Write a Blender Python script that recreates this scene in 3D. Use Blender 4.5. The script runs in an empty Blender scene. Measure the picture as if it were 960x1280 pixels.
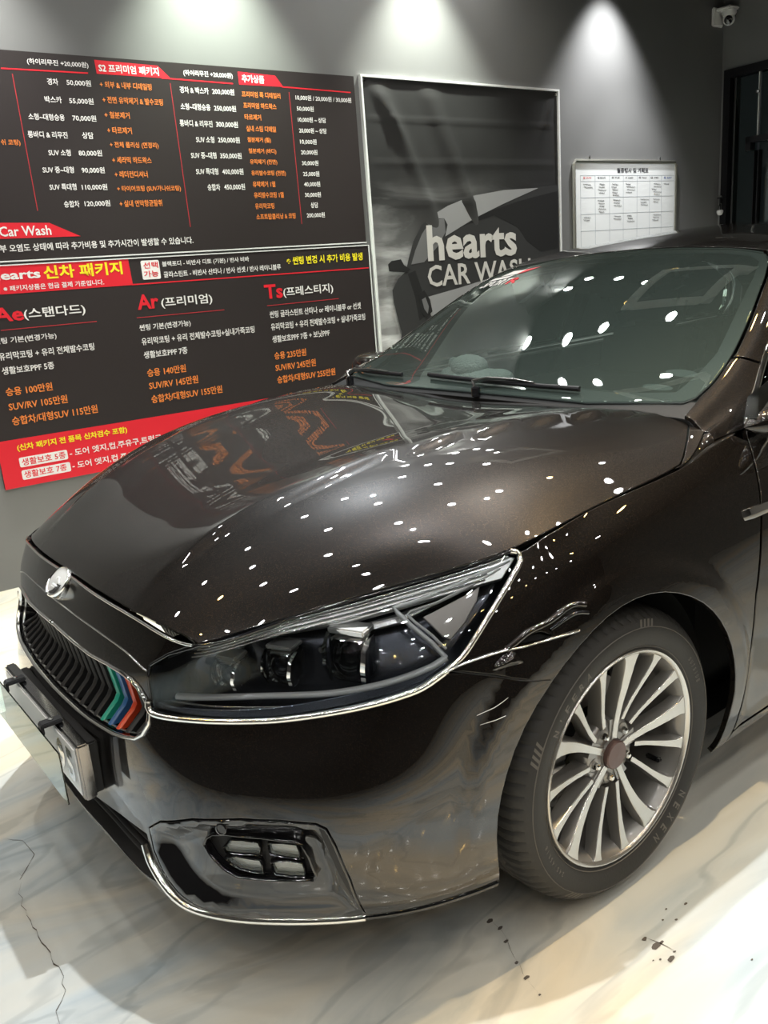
import bpy, bmesh, math, random
import numpy as np
from math import sin, cos, pi, radians
from mathutils import Vector, Matrix, noise
from mathutils.geometry import delaunay_2d_cdt

# ---------------------------------------------------------------- camera, world, exposure
sc = bpy.context.scene
col = sc.collection
PIX_F = 1063.8322
cam_data = bpy.data.cameras.new('camera')
cam_data.sensor_fit = 'VERTICAL'; cam_data.sensor_height = 24.0
cam_data.lens = 24.0*PIX_F/1280.0
cam_data.clip_start = .05
cam = bpy.data.objects.new('camera', cam_data); col.objects.link(cam)
_yaw, _pitch, _roll = radians(233.29734), radians(15.70590), radians(-4.42976)
_f = Vector((cos(_yaw)*cos(_pitch), sin(_yaw)*cos(_pitch), -sin(_pitch)))
_r = _f.cross(Vector((0, 0, 1))).normalized(); _u = _r.cross(_f)
_r2 = _r*cos(_roll)+_u*sin(_roll); _u2 = -_r*sin(_roll)+_u*cos(_roll)
cam.matrix_world = Matrix(((_r2.x, _u2.x, -_f.x, 1.34778), (_r2.y, _u2.y, -_f.y, 1.91516), (_r2.z, _u2.z, -_f.z, 1.38209), (0, 0, 0, 1)))
sc.camera = cam
sc.view_settings.view_transform = 'Standard'; sc.view_settings.look = 'None'
sc.view_settings.gamma = 1.0; sc.view_settings.use_curve_mapping = False
sc.view_settings.exposure = 0.32
w = bpy.data.worlds.new('world'); sc.world = w; w.use_nodes = True
w.node_tree.nodes['Background'].inputs[0].default_value = (.5, .55, .6, 1)
w.node_tree.nodes['Background'].inputs[1].default_value = .02
# the wall the boards hang on: s runs along it, z up, n out of it
W0 = Vector((.506, -2.443, 0)); WD = Vector((-.99931158, .03709949, 0)); WN = Vector((.03709949, .99931158, 0))
WALLM = Matrix(((WD.x, 0, WN.x, W0.x), (WD.y, 0, WN.y, W0.y), (0, 1, 0, 0), (0, 0, 0, 1)))
def wp(s, z, n=0.): return W0+WD*s+WN*n+Vector((0, 0, z))
CEIL = 3.42
LAMP = 185.0
# wall washers close to the boards' wall
for s_, e_, c_ in ((.2, 230, (1, 1, .94)), (1.5, 300, (.90, 1, .84)), (2.86, 260, (.95, 1, .88)), (4.5, 240, (1, 1, 1))):
    l = bpy.data.lights.new('wall_washer', 'SPOT'); l.energy = e_; l.color = c_
    l.spot_size = radians(78); l.spot_blend = .9; l.shadow_soft_size = .03
    o = bpy.data.objects.new('wall_washer', l); col.objects.link(o)
    o.location = wp(s_, CEIL-.03, .28)
    o.rotation_euler = (Vector(wp(s_, 0, .10))-o.location).to_track_quat('-Z', 'Y').to_euler()
# stronger lamps of the hall and one added fill: cool over the nose, warm beside the front wheel
for loc, tgt, e_, c_, sz in (((.15, .5, 3.38), (.9, .7, 0), 230, (.95, .98, 1.), 110), ((-.5, -1.1, 3.35), (1.5, -.5, 0), 420, (.86, .94, 1.), 70), ((-1.1, 1.2, 3.35), (-.2, 1.5, 0), 170, (1., .74, .40), 60), ((-.9, .3, 3.35), (1.1, 1.3, 0), 200, (1., .95, .86), 64), (tuple(wp(4.75, 3.35, 1.1)), tuple(wp(4.75, 1.75, 0)), 60, (1, 1, 1), 40)):  # last entry: unseen spot added to brighten the whiteboard
    l = bpy.data.lights.new('hall_and_fill_spot', 'SPOT'); l.energy = e_; l.color = c_
    l.spot_size = radians(sz); l.spot_blend = .8; l.shadow_soft_size = .022
    o = bpy.data.objects.new('hall_and_fill_spot', l); col.objects.link(o); o.location = loc
    o.rotation_euler = (Vector(tgt)-Vector(loc)).to_track_quat('-Z', 'Y').to_euler()

# ---------------------------------------------------------------- smooth master surfaces of the car body
def _spl(t):
    t = np.asarray(t, float); n = len(t); h = np.diff(t)
    Q = np.zeros((n, n - 2)); R = np.zeros((n - 2, n - 2))
    for j in range(1, n - 1):
        Q[j-1, j-1] = 1/h[j-1]; Q[j, j-1] = -1/h[j-1]-1/h[j]; Q[j+1, j-1] = 1/h[j]
        R[j-1, j-1] = (h[j-1]+h[j])/3
        if j < n-2: R[j-1, j] = R[j, j-1] = h[j]/6
    return t, h, Q, R
def spl_matrix(t, tq, lam=0.0):
    t, h, Q, R = _spl(t); n = len(t)
    G = np.linalg.solve(R + lam*Q.T@Q, Q.T)              # second derivatives (inner)
    A = np.eye(n) - lam*Q@G
    G2 = np.vstack([np.zeros(n), G, np.zeros(n)])
    tq = np.clip(tq, t[0], t[-1]); k = np.clip(np.searchsorted(t, tq, side='right')-1, 0, n-2)
    a = (t[k+1]-tq)/h[k]; b = 1-a
    return (a[:, None]*A[k] + b[:, None]*A[k+1] +
            ((a**3-a)*h[k]**2/6)[:, None]*G2[k] + ((b**3-b)*h[k]**2/6)[:, None]*G2[k+1])
class Surf:
    """tensor spline through a net of points, baked to a fine grid; flip sets the outward side"""
    def __init__(s, P, U, V, lu=0.0, lv=0.0, step=.006, flip=1, disp=None):
        P = np.array(P, float)
        nu = int((U[-1]-U[0])/step)+2; nv = int((V[-1]-V[0])/step)+2
        s.u0, s.v0 = U[0], V[0]; s.U, s.V = U, V
        s.uq = np.linspace(U[0], U[-1], nu); s.vq = np.linspace(V[0], V[-1], nv)
        s.du = s.uq[1]-s.uq[0]; s.dv = s.vq[1]-s.vq[0]
        A = spl_matrix(U, s.uq, lu); B = spl_matrix(V, s.vq, lv)
        s.flip = flip
        s.G = np.einsum('ai,ijk,bj->abk', A, P, B)
        s.N = s._nrm()
        if disp is not None:
            s.G = disp(s.G, s.N); s.N = s._nrm()
    def _nrm(s):
        gu = np.gradient(s.G, axis=0); gv = np.gradient(s.G, axis=1)
        n = np.cross(gu, gv)*s.flip
        return n/np.maximum(np.linalg.norm(n, axis=2, keepdims=True), 1e-12)
    def _bi(s, A, uv):
        uv = np.atleast_2d(np.asarray(uv, float))
        x = np.clip((uv[:, 0]-s.u0)/s.du, 0, len(s.uq)-1.0001); y = np.clip((uv[:, 1]-s.v0)/s.dv, 0, len(s.vq)-1.0001)
        i = x.astype(int); j = y.astype(int); a = (x-i)[:, None]; b = (y-j)[:, None]
        return (A[i, j]*(1-a)*(1-b)+A[i+1, j]*a*(1-b)+A[i, j+1]*(1-a)*b+A[i+1, j+1]*a*b)
    def p(s, uv): return s._bi(s.G, uv)
    def n(s, uv):
        n = s._bi(s.N, uv); return n/np.linalg.norm(n, axis=1, keepdims=True)
def mirror_cols(cols, us):
    """cols for u>=0 (first at y=0) -> full symmetric net"""
    left = [[(x, -y, z) for x, y, z in c] for c in cols[:0:-1]]
    return left+[list(c) for c in cols], [-u for u in us[:0:-1]]+list(us)

WZ, ARCH = .333, .372      # wheel centre height, wheel arch radius
WB = -2.855                # rear axle
# lower skin: columns from the nose round the corner and back along the side, rows from the sill up to the shoulder
SKV = [0., .05, .15, .27, .39, .48, .555, .62, .675]
SKIN = [
 # u,   R0 tuck          R1 lip            R2                R3                R4                R5                R6                R7                R8 shoulder
 (0.,  [(.86,0,.170),(.900,0,.205),(.912,0,.30),(.912,0,.42),(.905,0,.53),(.894,0,.61),(.880,0,.665),(.860,0,.718),(.829,0,.779)]),
 (.20, [(.85,.20,.170),(.893,.20,.205),(.905,.20,.30),(.905,.20,.42),(.899,.20,.53),(.889,.20,.61),(.873,.20,.662),(.856,.20,.712),(.828,.20,.776)]),
 (.40, [(.83,.39,.170),(.885,.39,.205),(.896,.39,.30),(.892,.382,.42),(.880,.378,.53),(.864,.375,.60),(.852,.375,.650),(.836,.388,.700),(.805,.385,.762)]),
 (.535,[(.80,.51,.170),(.855,.525,.205),(.874,.535,.30),(.862,.522,.42),(.845,.502,.53),(.822,.487,.60),(.814,.488,.645),(.803,.505,.698),(.772,.532,.745)]),
 (.70, [(.705,.635,.170),(.745,.665,.205),(.775,.675,.30),(.768,.668,.42),(.745,.652,.53),(.708,.630,.607),(.690,.605,.662),(.678,.606,.724),(.645,.605,.770)]),
 (.86, [(.585,.735,.170),(.615,.772,.205),(.645,.790,.30),(.645,.788,.42),(.626,.769,.53),(.598,.742,.615),(.580,.725,.682),(.553,.702,.752),(.512,.683,.800)]),
 (1.0, [(.475,.80,.170),(.500,.835,.205),(.515,.850,.30),(.518,.855,.42),(.507,.845,.53),(.485,.824,.630),(.460,.810,.702),(.413,.786,.778),(.367,.765,.829)]),
 (1.12,[(.365,.84,.170),(.380,.868,.205),(.380,.878,.30),(.375,.887,.42),(.370,.888,.53),(.362,.882,.645),(.338,.870,.718),(.298,.850,.793),(.240,.832,.857)]),
 (1.32,[(.18,.87,.170),(.185,.895,.205),(.185,.910,.30),(.185,.920,.42),(.185,.924,.53),(.180,.922,.645),(.168,.908,.728),(.132,.882,.818),(.060,.836,.884)]),
 (1.55,[(-.04,.88,.170),(-.04,.905,.205),(-.04,.922,.30),(-.04,.932,.42),(-.04,.936,.53),(-.04,.932,.645),(-.05,.912,.735),(-.08,.890,.830),(-.15,.838,.903)]),
 (1.78,[(-.30,.88,.170),(-.30,.905,.205),(-.30,.922,.30),(-.30,.932,.42),(-.30,.936,.53),(-.30,.934,.645),(-.305,.918,.745),(-.315,.890,.847),(-.325,.838,.920)]),
 (1.96,[(-.46,.88,.170),(-.46,.905,.205),(-.46,.922,.30),(-.46,.932,.42),(-.46,.937,.53),(-.46,.935,.645),(-.46,.922,.755),(-.46,.888,.860),(-.445,.832,.945)]),
 (2.15,[(-.65,.88,.170),(-.65,.905,.205),(-.65,.922,.30),(-.65,.932,.42),(-.65,.937,.53),(-.65,.936,.645),(-.65,.925,.76),(-.65,.892,.872),(-.65,.835,.962)]),
 (2.6, [(-1.1,.88,.170),(-1.1,.905,.205),(-1.1,.920,.30),(-1.1,.931,.42),(-1.1,.936,.53),(-1.1,.935,.645),(-1.1,.925,.765),(-1.1,.893,.88),(-1.1,.835,.967)]),
 (3.3, [(-1.8,.88,.170),(-1.8,.905,.205),(-1.8,.920,.30),(-1.8,.930,.42),(-1.8,.935,.53),(-1.8,.935,.645),(-1.8,.925,.77),(-1.8,.895,.885),(-1.8,.842,.974)]),
 (4.0, [(-2.5,.88,.170),(-2.5,.905,.205),(-2.5,.920,.30),(-2.5,.930,.42),(-2.5,.935,.53),(-2.5,.934,.645),(-2.5,.924,.775),(-2.5,.895,.895),(-2.5,.845,.985)]),
 (4.7, [(-3.2,.87,.180),(-3.2,.900,.215),(-3.2,.912,.30),(-3.2,.918,.42),(-3.2,.922,.53),(-3.2,.920,.645),(-3.2,.908,.78),(-3.2,.882,.91),(-3.2,.832,1.005)]),
 (5.25,[(-3.72,.80,.20),(-3.75,.845,.235),(-3.75,.865,.32),(-3.75,.872,.43),(-3.75,.875,.54),(-3.75,.868,.655),(-3.74,.850,.79),(-3.72,.810,.91),(-3.68,.770,1.01)]),
 (5.55,[(-3.90,.66,.22),(-3.95,.72,.25),(-3.97,.74,.33),(-3.98,.745,.44),(-3.98,.745,.55),(-3.97,.735,.66),(-3.95,.71,.79),(-3.92,.68,.91),(-3.88,.65,1.02)]),
 (5.85,[(-3.98,.42,.22),(-4.03,.44,.25),(-4.06,.45,.33),(-4.07,.45,.44),(-4.07,.45,.55),(-4.06,.45,.66),(-4.05,.44,.79),(-4.03,.43,.91),(-4.00,.42,1.03)]),
 (6.3, [(-4.0,0,.22),(-4.05,0,.25),(-4.08,0,.33),(-4.09,0,.44),(-4.09,0,.55),(-4.08,0,.66),(-4.07,0,.79),(-4.05,0,.91),(-4.03,0,1.035)]),
]
def sstep(e0, e1, x):
    t = np.clip((x-e0)/(e1-e0), 0, 1); return t*t*(3-2*t)
def skin_disp(G, N):
    r = G.copy()
    for cx in (0., WB):
        d = np.hypot(G[..., 0]-cx, (G[..., 2]-WZ)*1.02)
        k = sstep(.468, .418, d)*.012*sstep(.16, .35, G[..., 2])
        side = (np.abs(G[..., 1]) > .6)
        r += N*(k*side)[..., None]
    return r
def make_skin():
    cols, us = mirror_cols([c for _, c in SKIN], [u for u, _ in SKIN])
    return Surf(cols, us, SKV, 3e-5, 6e-6, .006, -1 if False else 1, skin_disp)
# bonnet: rows from the front seam to the cowl, columns from the centre line to the side seam
HDV = [0., .20, .40, .55, .66, .76]
HOOD = [
 (0.,   [(.829,0,.779),(.828,.17,.777),(.811,.355,.767),(.790,.455,.756),(.777,.497,.749),(.772,.532,.745)]),
 (.11,  [(.735,0,.838),(.733,.17,.840),(.712,.34,.834),(.695,.468,.822),(.675,.545,.798),(.660,.595,.768)]),
 (.29,  [(.555,0,.907),(.553,.18,.914),(.540,.37,.912),(.530,.525,.892),(.520,.618,.853),(.512,.682,.800)]),
 (.47,  [(.370,0,.950),(.370,.19,.958),(.365,.39,.959),(.365,.565,.942),(.363,.680,.898),(.367,.765,.829)]),
 (.64,  [(.21,0,.976),(.21,.20,.985),(.21,.41,.988),(.21,.60,.974),(.222,.735,.925),(.240,.832,.857)]),
 (.85,  [(0,0,.992),(0,.20,1.000),(0,.41,1.003),(0,.605,.992),(0,.738,.951),(0,.836,.889)]),
 (1.05, [(-.20,0,1.0),(-.20,.20,1.007),(-.20,.41,1.010),(-.20,.61,1.002),(-.20,.745,.965),(-.20,.838,.908)]),
 (1.19, [(-.34,0,.995),(-.34,.20,1.001),(-.34,.41,1.005),(-.34,.61,1.003),(-.34,.742,.975),(-.335,.836,.921)]),
 (1.31, [(-.445,0,.984),(-.447,.20,.990),(-.452,.41,.993),(-.457,.60,.996),(-.465,.70,.992),(-.455,.790,.972)]),
]
def hood_disp(G, N):
    # pressed ridge that runs from the headlight side of the nose back to the pillar foot
    x, y = G[..., 0], np.abs(G[..., 1])
    yr = .335 + (.70-x)*.235
    k = sstep(.80, .60, x)*sstep(-.50, -.30, x)
    d = yr-y
    z = .013*k*(sstep(-.022, .010, d) - .85*sstep(-.01, .20, d))
    r = G.copy(); r[..., 2] += z
    return r
def poly_fit(S, nu, nv, edge=.16):
    """replace the baked net by a low order polynomial sheet so reflections run clean"""
    u = (S.uq-S.uq[0])/(S.uq[-1]-S.uq[0])*2-1; v = S.vq/S.vq[-1]
    A = np.array([np.polynomial.legendre.Legendre.basis(i)(u) for i in range(nu+1)]).T
    for k in range(3):
        odd = (k == 1); B = np.array([np.polynomial.legendre.Legendre.basis(j)(v) for j in range(1 if odd else 0, nv+1, 2)]).T
        G = S.G[..., k]; wu = 1+3*np.exp(-((1-np.abs(u))/.06)); wv = 1+6*np.exp(-((1-np.abs(v))/.05))
        Aw, Bw = A*wu[:, None], B*wv[:, None]
        C_ = np.linalg.lstsq(Aw, G*wu[:, None]*wv[None, :], rcond=None)[0]; C_ = np.linalg.lstsq(Bw, C_.T, rcond=None)[0].T
        NG = A@C_@B.T; W_ = sstep(.0, edge, 1-np.abs(u))[:, None]*sstep(.0, edge, 1-np.abs(v))[None, :]; S.G[..., k] = G*(1-W_)+NG*W_
    S.N = S._nrm(); return S
class Sub(Surf):
    def __init__(s, S, u0, u1, v1):
        i0, i1 = np.searchsorted(S.uq, [u0, u1]); j0, j1 = np.searchsorted(S.vq, [-v1, v1])
        # symmetric crop
        j1 = len(S.vq)-j0
        s.uq = S.uq[i0:i1]; s.vq = S.vq[j0:j1]; s.u0, s.v0 = s.uq[0], s.vq[0]; s.du, s.dv = S.du, S.dv; s.flip = S.flip
        s.G = S.G[i0:i1, j0:j1].copy(); s.N = S.N[i0:i1, j0:j1]
def make_screen(UPS): return poly_fit(Sub(UPS, .44, 1.25, .63), 3, 4)
def make_hood():
    rows, _ = None, None
    P = []
    for u, r in HOOD:
        P.append([(x, -y, z) for x, y, z in r[:0:-1]]+r)
    V = [-v for v in HDV[:0:-1]]+HDV
    S = poly_fit(Surf(P, [u for u, _ in HOOD], V, 1e-4, 6e-5, .005, -1), 4, 8, .12)
    S.G = hood_disp(S.G, S.N); S.N = S._nrm(); return S
# upper body: stations along the car, columns from the centre line over the roof edge down to the belt
UPV = [0., .25, .45, .60, .66, .72, .90, 1.08]
UPPER = [  # x, zc, z.35, edge y z, rail y z, belt y z
 (-.44,1.000,.998,.728,1.000,.780,.985,.822,.945),
 (-.55,1.058,1.047,.722,1.036,.772,1.020,.828,.955),
 (-.70,1.132,1.122,.700,1.100,.752,1.085,.832,.962),
 (-.90,1.242,1.224,.652,1.212,.702,1.188,.836,.966),
 (-1.08,1.334,1.316,.602,1.310,.655,1.280,.838,.968),
 (-1.24,1.393,1.382,.568,1.367,.628,1.326,.840,.970),
 (-1.50,1.435,1.427,.552,1.402,.612,1.358,.842,.972),
 (-2.00,1.466,1.458,.560,1.430,.620,1.385,.845,.976),
 (-2.50,1.452,1.444,.552,1.416,.612,1.370,.845,.986),
 (-3.00,1.368,1.360,.525,1.332,.592,1.285,.838,1.002),
 (-3.35,1.235,1.228,.510,1.205,.585,1.165,.822,1.010),
 (-3.65,1.095,1.090,.500,1.078,.600,1.064,.785,1.012),
 (-3.85,1.060,1.057,.470,1.050,.570,1.042,.690,1.012),
 (-4.03,1.050,1.046,.30,1.044,.40,1.040,.50,1.030),
]
def make_upper():
    P = []
    for x, zc, z1, ye, ze, yr, zr, yb, zb in UPPER:
        pb = lambda y: zc-(zc-ze)*(y/ye)**2.3
        h = [(x, 0, zc), (x, .25, pb(.25)), (x, .43, pb(.43)), (x, ye-.02, pb(ye-.02)), (x, (ye+yr)/2, (ze+zr)/2+.006), (x, yr, zr-.01),
             (x, yr+(yb-yr)*.47+.006, zr+(zb-zr)*.48), (x, yb, zb)]
        P.append([(a, -b, c) for a, b, c in h[:0:-1]]+h)
    return Surf(P, [-r[0] for r in UPPER], [-v for v in UPV[:0:-1]]+UPV, 2e-4, 1e-5, .008, -1)

# ---- outlines in surface coordinates
D = {'head_top':[(0.45,0.6133),(0.488,0.6463),(0.5442,0.6735),(0.6895,0.6766),(0.8547,0.6741),(0.991,0.675),(1.081,0.6753),(1.1152,0.675),(1.1355,0.6679),(1.1482,0.6547)],'head_rear':[(1.1381,0.6354),(1.1178,0.608),(1.0918,0.5736),(1.0644,0.5385),(1.0366,0.5207)],'head_bot':[(1.0,0.5042),(0.9515,0.4973),(0.8897,0.4923),(0.8346,0.488),(0.7743,0.4825),(0.7157,0.4778),(0.6431,0.4769),(0.5637,0.4795),(0.4824,0.4857)],'head_in':[(0.472,0.5471)],'grille_top':[(0.0271,0.5586),(0.1274,0.5544),(0.2161,0.5531),(0.3024,0.5623),(0.3633,0.565),(0.4076,0.5598),(0.4372,0.547),(0.4612,0.5223),(0.475,0.4884)],'grille_bot':[(0.4749,0.4512),(0.4596,0.4219),(0.4361,0.4056),(0.3904,0.3947),(0.3412,0.3877),(0.2852,0.384),(0.223,0.3796),(0.1625,0.3772),(0.1006,0.378),(0.0479,0.3932),(-0.0103,0.4069)],'fog_out':[(0.4555,0.2163),(0.4959,0.2461),(0.5785,0.275),(0.6744,0.2898),(0.7456,0.2918),(0.8073,0.2864),(0.8247,0.2763),(0.8394,0.2402),(0.8574,0.1674),(0.8654,0.0676),(0.8161,0.0509),(0.7014,0.052),(0.6059,0.06),(0.5596,0.084),(0.5242,0.1084),(0.4872,0.1414),(0.4637,0.1747)],'fog_pod':[(0.5835,0.2152),(0.591,0.2298),(0.6059,0.2388),(0.6352,0.2434),(0.7032,0.2427),(0.7632,0.2366),(0.776,0.2299),(0.787,0.2019),(0.7949,0.1614),(0.7881,0.1508),(0.7732,0.1498),(0.7071,0.1506),(0.6502,0.1539),(0.6245,0.1681),(0.5998,0.192)],'fog_lamps':[[(0.6255,0.2152),(0.6426,0.2324),(0.6675,0.2333),(0.6956,0.2308),(0.6991,0.2209),(0.6972,0.2055),(0.6618,0.2044),(0.6304,0.2053)],[(0.7145,0.2314),(0.7398,0.232),(0.7654,0.229),(0.77,0.2145),(0.7695,0.198),(0.7441,0.2014),(0.7178,0.2068),(0.7146,0.2181)],[(0.6275,0.1946),(0.6504,0.1994),(0.6961,0.1938),(0.7,0.1822),(0.7002,0.1662),(0.6755,0.1673),(0.6566,0.1721),(0.6375,0.1825)],[(0.717,0.1912),(0.7468,0.1944),(0.7731,0.1888),(0.7756,0.1745),(0.7746,0.1576),(0.7485,0.1584),(0.722,0.1631),(0.7173,0.1772)]],'fog_sensor':(0.6346,0.263),'fog_slot':[(0.8111,0.2763),(0.8209,0.2745),(0.8332,0.2555),(0.8523,0.1989),(0.8661,0.0989),(0.8573,0.1069),(0.8462,0.1529),(0.8304,0.2129)],'chrome_low':[(0.4457,0.183),(0.4551,0.1568),(0.4809,0.1312),(0.5052,0.1093),(0.5281,0.0843),(0.5555,0.0589),(0.6045,0.0537),(0.6965,0.039),(0.7617,0.0477),(0.8156,0.0481),(0.8614,0.0458)],'intake_top':[(0.1882,0.1654),(0.3321,0.1863),(0.4429,0.1969)],'intake_bot':[(0.4504,0.1631),(0.4777,0.1044),(0.4062,0.0874),(0.3266,0.083),(0.2314,0.082)],'split':[(1.0366,0.5207),(1.0628,0.5269),(1.0974,0.5295),(1.1482,0.53),(1.1856,0.5268),(1.228,0.5264),(1.2724,0.5274),(1.3223,0.5265)],'seam_low':[(1.0431,0.5229),(1.0709,0.5107),(1.1112,0.495),(1.1604,0.4771),(1.1872,0.4708),(1.2433,0.4613)],'split_top':[(1.1482,0.53),(1.165,0.537),(1.1959,0.5486),(1.2476,0.5533),(1.2956,0.5628),(1.3234,0.5643),(1.3511,0.5593)],'gap':[(1.1567,0.5321),(1.1775,0.5395),(1.2022,0.5421),(1.2299,0.5405),(1.2537,0.5321),(1.2341,0.5293),(1.2006,0.529)],'gap2':[(1.2804,0.5566),(1.3083,0.5605),(1.3292,0.5566),(1.31,0.5534)],'blob':(1.1545,0.5117),'arch':[(1.1436,0.0815),(1.1337,0.1278),(1.1278,0.1732),(1.1275,0.2188),(1.1326,0.2663),(1.1431,0.3168),(1.1595,0.363),(1.1824,0.3993),(1.2113,0.4282),(1.2451,0.4535),(1.2833,0.4768),(1.3257,0.4976),(1.3711,0.5141),(1.4179,0.5252),(1.4648,0.5312),(1.5106,0.5323),(1.5546,0.5288),(1.5959,0.5209),(1.635,0.5089),(1.6719,0.4932),(1.7066,0.4742),(1.739,0.4522),(1.769,0.4265),(1.7963,0.3958),(1.8201,0.3569),(1.8392,0.3094),(1.8527,0.2595),(1.8598,0.2126),(1.8605,0.1673),(1.8547,0.1221)],'door_seam':[(1.916,0.2055),(1.9446,0.3149),(1.9515,0.4375),(1.979,0.5341),(1.998,0.5753),(2.0068,0.591),(2.0248,0.622)],'hood_corner':[(1.1227,0.7565),(1.1462,0.7549),(1.1773,0.7461),(1.2051,0.7369),(1.2498,0.7247),(1.291,0.7117),(1.3204,0.6906),(1.33,0.671)],'ws_side':[(0.5304,0.6163),(0.5757,0.6307),(0.7134,0.6269),(0.9103,0.6198),(1.0476,0.6085)],'win_front':[(0.5587,1.0813),(0.6213,0.9372),(0.6905,0.8419),(0.7536,0.7911)],'emblem':(-0.0318,0.6562),'dimple':(1.7799,0.5896),'garnish':[(1.9298,0.5683),(1.9937,0.562)],'bracket':0}
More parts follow.
